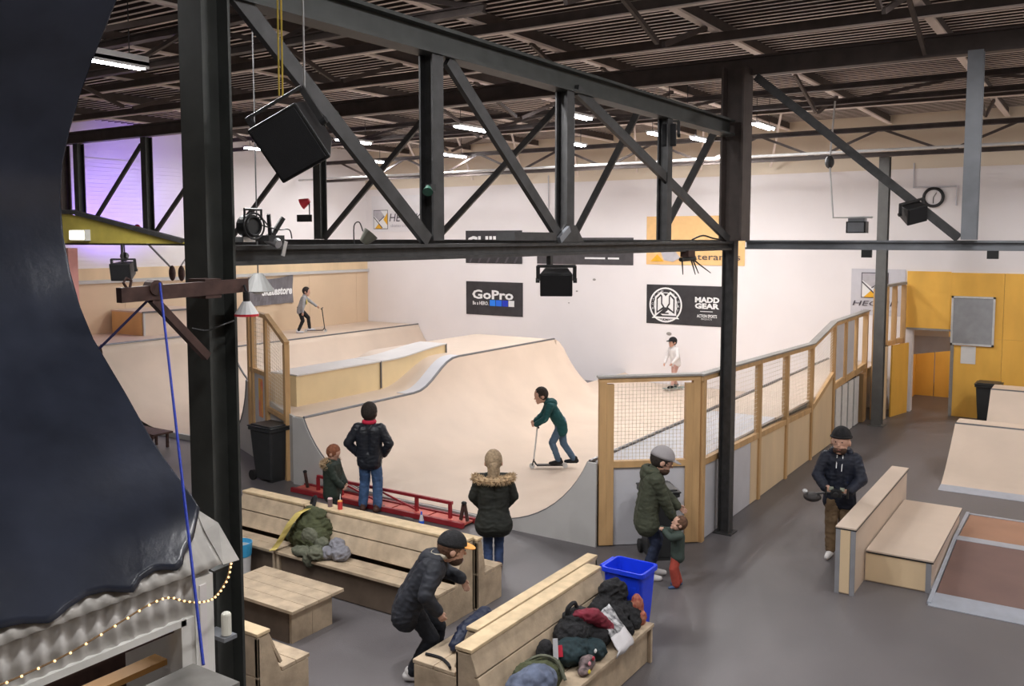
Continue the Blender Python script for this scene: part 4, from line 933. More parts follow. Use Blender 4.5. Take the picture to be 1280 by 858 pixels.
# ================================================================== WHEELIE BINS
def bin_(label, loc, rz, m, w=.55, d=.62, h=1.02, lid='closed'):
    t = thing('wheelie_bin', label, 'bin', loc, rz)
    def bl(name, mb, mm, **k): return mb.build(name, mm, t, local=True, **k)
    def ringat(z, sx, sy, y0=0):
        pts = []
        for cx, cy, a0 in ((1, 1, 0), (-1, 1, 90), (-1, -1, 180), (1, -1, 270)):
            for k in range(4):
                a = R(a0 + 30 * k); r = .05; pts.append(Vector(((sx / 2 - r) * cx + r * math.cos(a), (sy / 2 - r) * cy + r * math.sin(a) + y0, z)))
        return pts
    rings = [ringat(.05, w * .72, d * .70), ringat(h * .5, w * .84, d * .84), ringat(h - .06, w * .94, d * .94), ringat(h - .055, w * 1.04, d * 1.04), ringat(h, w * 1.04, d * 1.04), ringat(h, w * .93, d * .92), ringat(h - .3, w * .86, d * .86), ringat(.12, w * .68, d * .66)]
    mb = MB(); n = len(rings[0])
    for r in rings: mb.v += r
    for i in range(len(rings) - 1):
        for j in range(n): mb.f.append((i * n + j, i * n + (j + 1) % n, (i + 1) * n + (j + 1) % n, (i + 1) * n + j))
    mb.f.append(tuple(range(n - 1, -1, -1))); mb.f.append(tuple(range((len(rings) - 1) * n, len(rings) * n))); mb.m = [0] * len(mb.f)
    bl('body', mb, m, smooth=False, bevel=.006)
    bl('handle', MB().cyl((-w * .36, d * .56, h - .02), (w * .36, d * .56, h - .02), .02, n=8).bar((-w * .3, d * .5, h - .03), (-w * .3, d * .58, h - .03), .03, .03).bar((w * .3, d * .5, h - .03), (w * .3, d * .58, h - .03), .03, .03), m)
    for s_ in (-1, 1): bl('wheel', MB().cyl((s_ * w * .34, d * .42, .1), (s_ * w * .44, d * .42, .1), .1, n=18), M_black)
    bl('axle', MB().cyl((-w * .4, d * .42, .1), (w * .4, d * .42, .1), .015, n=6), M_steel)
    bl('foot', MB().box((-w * .3, -d * .33, 0), (w * .3, -d * .22, .055)), m)
    if lid == 'closed':
        bl('lid', MB().box((-w * .53, -d * .55, h + .005), (w * .53, d * .52, h + .03)).box((-w * .44, -d * .46, h + .03), (w * .44, d * .44, h + .055)), m, bevel=.012)
    elif lid == 'ajar':
        mb = MB().box((-w * .5, -d * 1.04, 0), (w * .5, 0, .03)); Rm = Matrix.Rotation(R(-62), 4, 'X')
        mb.v = [Rm @ v + Vector((0, d * .55, h + .02)) for v in mb.v]; bl('lid', mb, m, bevel=.01)
    elif lid == 'back':
        bl('lid', MB().box((-w * .5, d * .60, h * .30), (w * .5, d * .64, h - .02)), m, bevel=.01)
    return t
bin_('charcoal wheelie bin standing below the stepped timber gate frame', (11.93, 13.42, 0), R(66 - 90 + 20), M_bin, .55, .68, 1.06, 'closed')
bin_('bright blue open wheelie bin at the end of the heaped bench', (9.27, 4.44, 0), 0, M_blue, .42, .52, .93, 'none')
bin_('black wheelie bin beside the mesh fence, behind the man in the cap', (12.1, 5.35, 0), R(-50), M_bin, .5, .55, 1.02, 'closed')
bin_('black lidded wheelie bin against the yellow wall', (25.55, 2.3, 0), R(-90), M_bin, .58, .62, 1.02, 'closed')

# ================================================================== GRIND RAILS
def grind_rail(label, a, b, w=.42, wood=True, z=0):
    a = Vector(a); b = Vector(b); t = thing('grind_rail', label, 'rail', a); d = (b - a).normalized(); n = Vector((-d.y, d.x, 0)); L = (b - a).length
    for s_ in (-1, 1): MB().bar(a + n * s_ * w / 2 + up_ * .05, b + n * s_ * w / 2 + up_ * .05, .06, .08).build('base_rail', M_red, t)
    k = 5
    for i in range(k): 
        c0 = a + d * (L * i / k + .02) + up_ * .055; c1 = a + d * (L * (i + 1) / k - .02) + up_ * .055; MB().bar(c0, c1, w - .08, .03).build('board', M_redwood, t)
    MB().bar(a + d * .5 + up_ * .33, b - d * .35 + up_ * .33, .05, .05).build('top_rail', M_red, t)
    for f in (.13, .28, .5, .72, .9): MB().bar(a + d * L * f + up_ * .07, a + d * L * f + up_ * .31, .05, .05).build('post', M_red, t)
    for f0, f1 in ((.29, .49), (.51, .71)): MB().bar(a + d * L * f0 + up_ * .29, a + d * L * f1 + up_ * .1, .02, .03).build('brace', M_red, t)
    for f, s_ in ((.06, 1), (.955, -1), (.99, 1)):
        p = a + d * L * f; MB().bar(p + up_ * .08, p + d * s_ * -.06 + up_ * .36, .035, .05).build('lever', M_rust, t); MB().ell(p + d * s_ * -.06 + up_ * .37, (.04, .04, .03), 8, 6).build('grip', M_black, t)
    return t
grind_rail('long low red steel grind rail with red boards in front of the mini ramp', (11.72, 12.45, 0), (11.72, 8.5, 0), .34)
rl = thing('low_rail_table', 'low red brown rail table by the quarter pipe behind the blue rope', 'table', (12.35, 17.5, 0))
MB().bar((12.35, 18.9, .36), (12.35, 17.35, .36), .5, .04).build('top', M_rust, rl)
MB().bar((12.1, 18.9, .32), (12.1, 17.35, .32), .05, .06).build('side_rail', M_rust, rl)
for y in (17.5, 17.9, 18.7):
    for x_ in (12.15, 12.55): MB().bar((x_, y, 0), (x_, y, .34), .05, .05).build('leg', M_rust, rl)
tag(MB().cyl((11.2, 9.5, .0), (11.2, 9.5, .06), .2, n=24).build('tyre', M_black), 'flat black rubber disc on the floor behind the bench', 'tyre')
bt = thing('drink_bottle', 'clear bottle with a bright blue base beside the red rail', 'bottle', (11.28, 9.15, 0))
MB().cyl((11.28, 9.15, 0), (11.28, 9.15, .1), .045, n=14).build('blue_base', mat('bottle_blue', (.02, .12, .7), .3), bt); MB().cyl((11.28, 9.15, .1), (11.28, 9.15, .2), .04, .02, 14).build('shoulder', M_greyl, bt); MB().cyl((11.28, 9.15, .2), (11.28, 9.15, .25), .015, n=10).build('cap', mat('bottle_blue'  , (.02, .12, .7)), bt)
# cans on the bench back
for x, y, c1, c2, lab, st in ((8.96, 8.90, (.20, .14, .15), (.75, .5, .5), 'grey drink can with pink top on the bench back', 0), (8.95, 8.70, (.55, .05, .05), (.8, .35, .1), 'red paper cup with a white straw on the bench back', 1)):
    t = thing('drink_can' if not st else 'drink_cup', lab, 'can' if not st else 'cup', (x, y, .96))
    MB().cyl((x, y, .96), (x, y, 1.07), .034, .036, 14).build('body', mat('can%d' % st, c1, .3), t); MB().cyl((x, y, 1.07), (x, y, 1.085), .036, .03, 14).build('top', mat('cantop%d' % st, c2, .4), t)
    if st: MB().cyl((x, y, 1.085), (x + .01, y, 1.17), .005, n=6).build('straw', M_lett, t)

# ================================================================== BAGS AND CLOTHES
def blob(name, m, par, parts, vox=.012, wr=.012, ws=14, seed=1):
    """soft lump: list of (centre, radii) and capsules (p,q,r0,r1), joined into one surface; world coordinates"""
    mb = MB(); o = ORG[par.name]
    for it in parts:
        if len(it) == 2: mb.ell(Vector(it[0]) - o, it[1], 14, 10)
        else: mb.cap(Vector(it[0]) - o, Vector(it[1]) - o, it[2], it[3])
    return skin_build(mb, name, m, par, vox, 3, wr, ws, seed)
M_olive = mat('olive_canvas', (.060, .068, .032), .85, var=.25, scale=10, bump=.4, bscale=70)
M_oliveg = mat('olive_grey_cloth', (.12, .125, .09), .9, var=.25, scale=12)
M_greycl = mat('grey_wool', (.22, .22, .25), .95, var=.2, scale=14, bump=.4, bscale=80)
M_ystrap = mat('pale_yellow_lining', (.62, .50, .16), .7, var=.1)
bp = thing('backpack', 'olive green backpack with a yellow strap leaning on the long bench', 'backpack', (8.62, 9.05, .45))
bg = blob('bag', M_olive, bp, [((8.58, 8.78, .63), (8.64, 9.22, .60), .165, .145), ((8.70, 8.86, .88), (8.72, 9.04, .90), .11, .10), ((8.65, 8.96, .74), (.17, .25, .2)), ((8.72, 8.80, .70), (.1, .14, .2))], wr=.03, ws=8, seed=3)
blob('front_pocket', M_oliveg, bg, [((8.47, 8.80, .68), (.06, .15, .13))], seed=4)
st_ = [((8.66, 8.98, 1.0), .05), ((8.56, 9.06, .95), .09), ((8.47, 9.13, .82), .085), ((8.42, 9.19, .68), .06), ((8.37, 9.24, .56), .04), ((8.32, 9.27, .49), .05), ((8.27, 9.27, .475), .05)]
MB().grid([[Vector(c) + Vector((-.55 * w, -.85 * w, .25 * w)), Vector(c) + Vector((-.1, .0, .02)), Vector(c) + Vector((.55 * w, .85 * w, -.25 * w))] for c, w in [(Vector(a), b) for a, b in st_]]).build('yellow_strap', M_ystrap, bg, solid=.012)
MB().tube(spline([(8.86, 9.14, .84), (8.92, 9.22, .98), (8.90, 9.12, 1.08), (8.80, 9.06, .98), (8.74, 9.05, .92)], 4), .026, 6).build('carry_loop', M_blackm, bg)
cl_ = thing('rumpled_jacket', 'rumpled olive jacket lying in front of the olive backpack', 'jacket', (8.42, 8.7, .45))
blob('cloth', M_oliveg, cl_, [((8.40, 8.80, .50), (.12, .24, .06)), ((8.36, 8.56, .54), (.12, .12, .09)), ((8.50, 8.60, .60), (.09, .09, .09)), ((8.32, 8.66, .44), (.05, .1, .09))], wr=.03, ws=11, seed=5)
cl_ = thing('grey_hoodie', 'crumpled grey hoodie on the bench seat beside the olive jacket', 'clothing', (8.5, 8.35, .45))
blob('cloth', M_greycl, cl_, [((8.52, 8.32, .54), (.12, .16, .10)), ((8.54, 8.36, .64), (.08, .10, .08)), ((8.44, 8.46, .53), (.08, .12, .08))], wr=.032, ws=11, seed=6)
# heap on the second bench (X 6.5..9, Y 4.0..4.55, seat .45)
M_wine = mat('wine_red_fabric', (.17, .012, .028), .7, var=.25, scale=14)
M_teal = mat('dark_teal_fabric', (.012, .028, .034), .8, var=.3, scale=12)
M_whitec = mat('white_cotton', (.62, .60, .62), .85, var=.05)
M_pat = mat('red_white_print', (.45, .20, .12), .7, var=0, scale=22, col2=(.22, .008, .012))
M_bw = mat('black_white_print', (.70, .70, .72), .8, var=0, scale=17, col2=(.012, .012, .02))
M_bluegr = mat('blue_grey_cloth', (.10, .12, .18), .85, var=.4, scale=9)
t = thing('black_jacket', 'black jacket heaped against the bench back near the blue bin', 'jacket', (8.75, 4.4, .45))
blob('cloth', M_blackm, t, [((8.50, 4.44, .64), (8.90, 4.43, .72), .11, .13), ((8.70, 4.44, .82), (8.88, 4.42, .78), .09, .11), ((8.74, 4.34, .56), (.24, .16, .13)), ((8.86, 4.22, .58), (8.74, 4.12, .50), .10, .06), ((8.60, 4.30, .60), (8.56, 4.12, .50), .10, .06)], vox=.010, wr=.032, ws=9, seed=8)
t = thing('patterned_bag', 'red bag with white and gold pattern at the bin end of the heap', 'bag', (8.86, 4.12, .45))
blob('bag', M_pat, t, [((8.90, 4.17, .62), (.09, .07, .15)), ((8.88, 4.11, .52), (.08, .06, .08))], wr=.01, seed=9)
t = thing('wine_red_backpack', 'wine red and black backpack in the middle of the heap', 'backpack', (8.05, 4.4, .45))
wb2 = blob('bag', M_blackm, t, [((7.84, 4.42, .64), (8.16, 4.40, .62), .17, .15), ((7.90, 4.43, .78), (8.05, 4.42, .76), .10, .10), ((8.15, 4.28, .55), (.18, .15, .11))], vox=.010, wr=.024, ws=10, seed=10)
MB().tube(spline([(7.84, 4.46, .82), (7.83, 4.44, .92), (7.93, 4.42, .95), (7.99, 4.42, .86)], 5), .022, 6).build('carry_loop', M_blackm, wb2)
blob('red_panel', M_wine, t, [((7.90, 4.40, .82), (8.10, 4.28, .78), .055, .075), ((8.10, 4.28, .78), (8.26, 4.20, .62), .075, .06)], vox=.009, wr=.018, ws=11, seed=11)
t = thing('printed_shirt', 'black and white printed shirt with a white hem over the seat edge', 'shirt', (8.2, 4.05, .45))
rows = []
for i in range(13):
    u = i / 12; r = []
    for j in range(9):
        v = j / 8; X = 8.40 - .05 * u + (-.17 + .34 * v) * (0.8 + .3 * u); 
        y = 4.33 - .36 * min(1, u / .78); z = .74 - .24 * min(1, u / .78)
        if u > .78: y = 3.965; z = .50 - .28 * (u - .78)
        X -= .16 * u
        r.append(Vector((X, y + .012 * noise.noise((X * 9, u * 5, 1)), max(.468 if y > 3.985 else .1, z + .035 * noise.noise((X * 8, u * 4, 3))))))
    rows.append(r)
m = MB(); m.grid(rows[:7], 0, True); m.grid(rows[6:], 1, True); m.build('cloth', [M_bw, M_whitec], t, smooth=True, solid=.012)
t = thing('teal_bag', 'dark teal sports bag lying low in the heap', 'bag', (7.65, 4.3, .45))
blob('bag', M_teal, t, [((7.70, 4.32, .56), (.25, .16, .12)), ((7.88, 4.18, .53), (.15, .14, .09))], vox=.010, wr=.026, ws=10, seed=12)
t = thing('floral_pouch', 'small black pouch with red and white blooms on the seat edge', 'bag', (7.55, 4.1, .45))
blob('pouch', mat('bloom_print', (.30, .22, .22), .7, var=0, scale=16, col2=(.012, .012, .016)), t, [((7.62, 4.10, .52), (.11, .07, .07)), ((7.50, 4.07, .49), (.07, .06, .04))], wr=.010, seed=13)
for c, cc in (((7.62, 4.03, .58), (.5, .05, .08)), ((7.70, 4.05, .62), (.8, .8, .8)), ((7.54, 4.03, .56), (.8, .35, .4)), ((7.50, 4.01, .50), (.75, .6, .05))):
    MB().ell(c, (.022, .012, .022), 8, 6).build('bloom', mat('bloom%.2f' % cc[2], cc, .6), t)
t = thing('red_strap_bag', 'black shoe bag with red and grey straps against the bench back', 'bag', (7.45, 4.45, .45))
blob('bag', M_blackm, t, [((7.40, 4.45, .60), (.10, .09, .15)), ((7.25, 4.42, .54), (.09, .09, .1))], wr=.01, seed=14)
MB().bar((7.42, 4.35, .78), (7.36, 4.30, .52), .05, .01).build('grey_strap', M_greyl, t); MB().bar((7.45, 4.34, .70), (7.42, 4.31, .60), .09, .02).build('red_band', mat('red_band', (.55, .02, .05), .6), t)
t = thing('olive_bag', 'olive and blue grey bag at the near end of the heap', 'bag', (7.0, 4.3, .45))
blob('bag', M_olive, t, [((7.10, 4.30, .56), (.24, .18, .14)), ((6.95, 4.35, .58), (.2, .15, .13))], wr=.024, ws=10, seed=15)
blob('blue_grey_flap', M_bluegr, t, [((6.86, 4.22, .62), (.22, .17, .12)), ((6.75, 4.3, .58), (.16, .15, .12))], wr=.026, ws=9, seed=16)
MB().tube(spline([(7.05, 4.46, .66), (7.10, 4.32, .74), (7.16, 4.18, .70), (7.12, 4.06, .56)], 5), .018, 6).build('strap', M_oliveg, t)
# dark blue jacket and strap on the rear bench
t = thing('dark_blue_jacket', 'dark blue jacket heaped on the rear bench seat against its back', 'jacket', (7.4, 5.4, .45))
blob('cloth', mat('night_blue_nylon', (.012, .018, .045), .55, var=.3, scale=10), t, [((7.66, 5.36, .70), (7.38, 5.42, .60), .085, .09), ((7.38, 5.42, .60), (7.20, 5.42, .52), .08, .055), ((7.5, 5.40, .54), (.2, .12, .09))], wr=.014, seed=17)
tag(MB().tube(spline([(6.98, 5.62, .47), (7.0, 5.45, .465), (6.93, 5.30, .47), (6.86, 5.22, .48)], 5), .016, 6).build('black_strap', M_blackm), 'black strap lying on the rear bench seat', 'strap')
# ================================================================== PEOPLE
def ik(a, c, l1, l2, hint):
    """middle joint of a two-bone chain a-b-c bending towards hint"""
    a = Vector(a); c = Vector(c); d = c - a; L = min(d.length, (l1 + l2) * .999); u = d.normalized()
    c = a + u * L; x = (l1 * l1 - l2 * l2 + L * L) / (2 * L); h = math.sqrt(max(0, l1 * l1 - x * x))
    n = Vector(hint); n = (n - u * n.dot(u)).normalized(); return a + u * x + n * h, c
def person(label, loc, face, H, sp):
    """local axes: +x the person's right, +y forward, z up. sp: pose and clothes."""
    t = thing('person', label, 'person', loc, R(face - 90)); g = sp.get
    near = g('near', True); k = H / 1.78
    hip = Vector(g('hip', (0, 0, .53 * H))); chest = Vector(g('chest', (0, 0, .76 * H)));
    tw = R(g('twist', 0)); rt = Vector((math.cos(tw), math.sin(tw), 0)); fwd = Vector((-math.sin(tw), math.cos(tw), 0))
    spine = (chest - hip).normalized(); neck = chest + spine * .075 * H
    head = neck + Vector(g('headoff', (0, .02 * H, .095 * H)))
    sw = g('sw', .108) * H
    sh = {s: chest + spine * .032 * H + rt * s * sw for s in (-1, 1)}
    hp = {s: hip + Vector((s * .05 * H, 0, -.01 * H)) for s in (-1, 1)}
    wr = {}; el = {}; an = {}; kn = {}
    for s, key in ((-1, 'l'), (1, 'r')):
        w = g(key + 'w', (s * .17 * H, .03 * H, .47 * H)); el[s], wr[s] = ik(sh[s], w, .168 * H, .15 * H, g(key + 'e', (s * .5, -1, -.2)))
        a = g(key + 'a', (s * .065 * H, 0, .045 * H)); kn[s], an[s] = ik(hp[s], a, .245 * H, .245 * H, g(key + 'k', (0, 1, 0)))
    ft = {s: R(g(('l' if s < 0 else 'r') + 'toe', -s * -8)) for s in (-1, 1)}
    fd = {s: Vector((math.sin(ft[s]), math.cos(ft[s]), 0)) for s in (-1, 1)}
    hy = R(g('hyaw', 0)); hpch = R(g('hpitch', 0)); hroll = R(g('hroll', 0))
    HM = (Matrix.Rotation(hy, 3, 'Z') @ Matrix.Rotation(hpch, 3, 'X') @ Matrix.Rotation(hroll, 3, 'Y'))
    hr = .072 * (H if H > 1.4 else H * .55 + .62) / 1.0 * .98   # head scale: children have larger heads
    hw, hd, hh = hr * .98, hr * 1.20, hr * 1.42
    def hv(x, y, z): return head + HM @ Vector((x * hw, y * hd, z * hh))
    # ---- body, one surface
    B = MB()
    B.ell(head + HM @ Vector((0, 0, .12 * hh)), (hw, hd * .98, hh * .86), 18, 12, HM)
    B.ell(hv(0, .16, -.42), (hw * .78, hd * .76, hh * .52), 14, 10, HM)
    B.cap(hv(0, .80, -.02), hv(0, 1.05, -.26), .011 * k, .016 * k)               # nose
    B.ell(hv(0, .80, -.60), (hw * .34, hd * .16, hh * .07), 8, 6, HM)            # lips
    B.ell(hv(0, .66, -.84), (hw * .38, hd * .26, hh * .14), 8, 6, HM)            # chin
    B.ell(hv(0, .80, .20), (hw * .58, hd * .14, hh * .06), 8, 6, HM)             # brow
    for s in (-1, 1): B.ell(hv(s * 1.0, -.05, -.12), (hw * .14, hd * .22, hh * .24), 8, 6, HM)
    B.cap(neck - spine * .03 * H, hv(0, -.15, -.45), .040 * H, .034 * H)
    tr = .050 * H
    for s in (-1, 1):
        B.cap(hip + Vector((s * .045 * H, 0, 0)), chest + rt * s * .05 * H, tr, tr)
        B.cap(chest + spine * .03 * H, sh[s], .035 * H, .030 * H)
        B.cap(sh[s], el[s], .026 * H, .021 * H); B.cap(el[s], wr[s], .021 * H, .0145 * H)
        B.cap(hp[s], kn[s], .045 * H, .032 * H); B.cap(kn[s], an[s], .030 * H, .021 * H)
        B.cap(an[s] + fd[s] * -.02 * H - Vector((0, 0, .018 * H)), an[s] + fd[s] * .095 * H - Vector((0, 0, .026 * H)), .020 * H, .014 * H)
        # hand: palm, four unequal curled fingers, thumb from the side
        key = 'l' if s < 0 else 'r'
        d = (wr[s] - el[s]).normalized(); d = Vector(g(key + 'hd', d)).normalized()
        n = Vector(g(key + 'pn', (-s, 0, 0))); n = (n - d * n.dot(d)).normalized(); ac = d.cross(n).normalized()
        if ac.y < 0: ac = -ac                     # towards the thumb (forward)
        q = H / 1.78 if H > 1.4 else H / 1.78 * 1.1; cu = g(key + 'curl', .5)
        p0 = wr[s]; pe = p0 + d * .085 * q
        B.cap(p0 + ac * .012 * q, pe + ac * .020 * q, .019 * q, .016 * q); B.cap(p0 - ac * .012 * q, pe - ac * .022 * q, .018 * q, .015 * q); B.cap(p0, pe, .020 * q, .017 * q)
        for i, L in enumerate((.072, .082, .076, .060)):
            b = pe + ac * (.030 - .020 * i) * q; a1 = cu * 1.0; a2 = cu * 2.0
            m1 = b + (d * math.cos(a1) + n * math.sin(a1)) * L * .5 * q; m2 = m1 + (d * math.cos(a2) + n * math.sin(a2)) * L * .5 * q
            B.cap(b, m1, .0098 * q, .009 * q, 8); B.cap(m1, m2, .009 * q, .0078 * q, 8)
        tb_ = p0 + d * .025 * q + ac * .022 * q; t1 = tb_ + (d * .75 + ac * .6 + n * .3).normalized() * .038 * q; t2 = t1 + (d * .9 + ac * .1 + n * .45).normalized() * .032 * q
        B.cap(tb_, t1, .0125 * q, .0105 * q, 8); B.cap(t1, t2, .0105 * q, .009 * q, 8)
    vox = g('vox', .0075 if near else .010)
    bd = skin_build(B, 'body', g('skin', M_skin), t, vox, 2)
    # eyes
    for s in (-1, 1):
        MB().ell(hv(s * .36, .90, .02), (.011 * k, .007 * k, .008 * k), 8, 6, HM).build('eye', M_eye, bd, local=True)
    MB().ell(hv(0, .93, -.60), (hw * .30, hd * .06, hh * .03), 8, 4, HM).build('mouth', M_lip, bd, local=True)
    # ---- trousers
    tl = g('trouser', .036); cm = g('legs'); T = MB()
    for s in (-1, 1):
        kk = kn[s]; T.cap(hip + Vector((s * .04 * H, 0, .03 * H)), hp[s], .062 * H, .060 * H)
        T.cap(hp[s], kk, .058 * H, (tl + .008) * H); T.cap(kk, an[s] + (kk - an[s]).normalized() * .02 * H, (tl + .006) * H, tl * H)
    if cm: skin_build(T, 'trousers', cm, t, .011, 3, .008 * k, 10, random.random() * 9)
    # ---- shoes
    sm = g('shoes', M_blackm)
    for s in (-1, 1):
        m = MB(); f = fd[s]; tilt = g(('l' if s < 0 else 'r') + 'tilt', 0.0); z0 = an[s].z - .045 * H
        base = Vector((an[s].x, an[s].y, 0))
        def fp(a, z): return base + f * a * H + Vector((0, 0, z0 + z * H + (-tilt * a * H)))
        m.cap(fp(-.026, .030), fp(.05, .024), .030 * H, .028 * H); m.cap(fp(.05, .024), fp(.108, .020), .028 * H, .020 * H); m.cap(fp(-.012, .035), fp(-.012, .062), .029 * H, .030 * H)
        m.cap(fp(-.03, .012), fp(.10, .012), .0125 * H, .0125 * H); m.cap(fp(.03, .012), fp(.09, .012), .03 * H * .5, .015 * H)
        skin_build(m, 'shoe', sm, t, .008, 2)
    # ---- coat / top
    J = MB(); jr = g('bulk', .064) * H; low = g('hem', .44) * H; ar = g('arm', .036) * H
    hem = hip - Vector((0, 0, hip.z - low)) if 'hemv' not in sp else Vector(sp['hemv'])
    fl = g('flare', 1.08)
    for s in (-1, 1):
        J.cap(hip + rt * s * .045 * H + Vector((0, 0, .0)), chest + rt * s * .052 * H, jr * 1.0, jr * 1.02)
        J.cap(hem + rt * s * .042 * H * fl, hip + rt * s * .045 * H, jr * fl, jr)
        J.cap(chest + spine * .034 * H, sh[s], .046 * H, ar * 1.08)
        J.cap(sh[s], el[s], ar * 1.15, ar); J.cap(el[s], wr[s] - (wr[s] - el[s]).normalized() * .005 * H, ar, ar * .80)
    J.cap(hip + fwd * .02 * H, chest + fwd * .015 * H, jr * .95, jr * .95); J.cap(hem, hip, jr * 1.0 * fl, jr)
    J.cap(chest, neck, jr * .80, .050 * H)
    skin_build(J, 'jacket', g('top'), t, .0115, 3, g('wr', .010) * k, g('ws', 9), random.random() * 9)
    if g('cuff'):
        for s in (-1, 1): MB().cyl(wr[s] - (wr[s] - el[s]).normalized() * .01, wr[s] + (wr[s] - el[s]).normalized() * .012, .026 * H, n=12).build('cuff', g('cuff'), t, local=True)
    # ---- hood or collar lying on the shoulders
    if g('hood'):
        Hd = MB(); back = -fwd * .05 * H
        for i in range(7):
            a = PI * (i / 6) ; 
            if i: Hd.cap(po, neck + rt * math.cos(a) * .068 * H - fwd * math.sin(a) * .075 * H + spine * (.0 + .012 * H * math.sin(a)), .030 * H, .030 * H)
            po = neck + rt * math.cos(a) * .068 * H - fwd * math.sin(a) * .075 * H + spine * (.0 + .012 * H * math.sin(a))
        Hd.ell(neck - fwd * .06 * H - spine * .03 * H, (.07 * H, .045 * H, .06 * H), 12, 8)
        skin_build(Hd, 'hood', g('hood'), t, .012, 3, .008, 10, 2)
    if g('collar'):
        c = MB(); pts = [neck + rt * .050 * H * math.cos(2 * PI * i / 14) + fwd * (.050 * H * math.sin(2 * PI * i / 14) + .008) + spine * .016 * H for i in range(15)]; c.tube(pts, .020 * H, 8); c.build('collar', g('collar'), t, local=True, smooth=True)
    if g('fur'):
        F = MB(); rs = random.Random(3); pts = []
        for i in range(13):
            a = PI * i / 12; pts.append(neck + rt * math.cos(a) * g('furw', .10) * H - fwd * (math.sin(a) * .085 * H) + spine * (-.025 * H - .015 * H * math.sin(a)))
        fr_ = g('furr', 1.0); F.tube(pts, .030 * H * fr_, 8)
        for p_ in range(900):
            i = rs.random() * 11.99; a = pts[int(i)].lerp(pts[int(i) + 1], i % 1); v = Vector((rs.gauss(0, 1), rs.gauss(0, 1), rs.gauss(0, 1))).normalized()
            F.cyl(a + v * .022 * H * fr_, a + v * .052 * H * fr_ + Vector((0, 0, -.006)), .005 * H, .0008, 3, cap=False)
        F.build('fur_trim', g('fur'), t, local=True)
    # ---- hair and headgear
    if g('hair'):
        m = MB(); m.ell(head + HM @ Vector((0, -.12 * hd, .17 * hh)), (hw * 1.07, hd * 1.0, hh * .90), 18, 12, HM)
        if g('long'): m.cap(hv(0, -.7, -.2), hv(0, -.85, -1.3), hw * .62, hw * .42); m.cap(hv(.35, -.5, -.2), hv(.45, -.55, -1.2), hw * .4, hw * .3); m.cap(hv(-.35, -.5, -.2), hv(-.4, -.6, -1.1), hw * .4, hw * .3)
        skin_build(m, 'hair', g('hair'), t, .008, 2, .006, 26, 5)
    if g('beard'):
        MB().ell(hv(0, .36, -.66), (hw * .80, hd * .60, hh * .40), 14, 8, HM).build('beard', g('beard'), t, local=True, smooth=True)
    if g('beanie'):
        m = MB(); m.ell(head + HM @ Vector((0, -.10 * hd, .34 * hh)), (hw * 1.14, hd * 1.12, hh * .90), 18, 8, HM, zmin=-.02)
        bn = m.build('beanie', g('beanie'), t, local=True, smooth=True)
        m = MB(); m.tube([head + HM @ Vector((hw * 1.13 * math.cos(a), -.10 * hd + hd * 1.11 * math.sin(a), .38 * hh)) for a in [2 * PI * i / 18 for i in range(19)]], .016 * k, 6); m.build('beanie_fold', g('beanie'), bn, local=True, smooth=True)
    if g('cap'):
        m = MB(); m.ell(head + HM @ Vector((0, -.06 * hd, .22 * hh)), (hw * 1.12, hd * 1.10, hh * .88), 18, 8, HM, zmin=-.02); cc = m.build('cap_crown', g('cap'), t, local=True, smooth=True)
        m = MB(); o = [];
        for i in range(11):
            a = PI * i / 10; o.append((hw * 1.0 * math.cos(a), hd * .75 + hd * .95 * math.sin(a)))
        a_ = HM @ Vector((1, 0, 0)); b_ = (HM @ Vector((0, 1, -.12))).normalized()
        m.prism(o, head + HM @ Vector((0, 0, .34 * hh)), a_, b_, .008); m.build('cap_peak', g('peak', g('cap')), cc, local=True)
    return t, dict(head=head, neck=neck, wr=wr, hip=hip, chest=chest, HM=HM, hv=hv, M=Matrix.Translation(Vector(loc)) @ Matrix.Rotation(R(face - 90), 4, 'Z'))
M_eye = mat('eye_dark', (.02, .015, .012), .3); M_lip = mat('lip', (.32, .11, .09), .5)
M_jean = mat('blue_jeans', (.055, .11, .23), .85, var=.3, scale=9, bump=.2, bscale=90)
M_jeand = mat('dark_jeans', (.018, .026, .055), .85, var=.3, scale=9)
M_navyc = mat('navy_fabric', (.010, .013, .026), .65, var=.3, scale=7)
M_parka = mat('dark_olive_parka', (.016, .018, .015), .75, var=.35, scale=8)
M_parkag = mat('olive_green_coat', (.055, .062, .040), .8, var=.2, scale=8, bump=.2, bscale=60)
M_leather = mat('dark_blue_grey_jacket', (.016, .019, .027), .42, var=.3, scale=6)
M_fur = mat('tan_fur', (.46, .33, .20), .95, var=.4, scale=20)
M_hair_b = mat('blond_brown_hair', (.30, .22, .14), .8, var=.3, scale=30)
M_hair_d = mat('dark_hair', (.025, .018, .014), .8, var=.3, scale=30)
M_hair_br = mat('brown_hair', (.12, .06, .035), .8, var=.3, scale=30)
M_brownshoe = mat('brown_shoe', (.09, .04, .028), .5); M_whiteshoe = mat('white_shoe', (.68, .66, .66), .5)
M_khaki = mat('khaki_trousers', (.16, .105, .058), .85, var=.2, scale=9)
M_redcl = mat('rust_red_trousers', (.36, .06, .04), .85, var=.2)
M_capgr = mat('grey_cap_cloth', (.33, .31, .32), .85, var=.1)
M_beard = mat('brown_beard', (.06, .032, .02), .9, var=.3, scale=40); M_redscarf = mat('red_scarf', (.55, .02, .06), .8)
M_tealh = mat('teal_hoodie', (.008, .068, .072), .8, var=.2); M_greyt_ = mat('grey_shirt', (.33, .33, .34), .85, var=.12); M_whitet = mat('white_tshirt', (.72, .70, .70), .85)

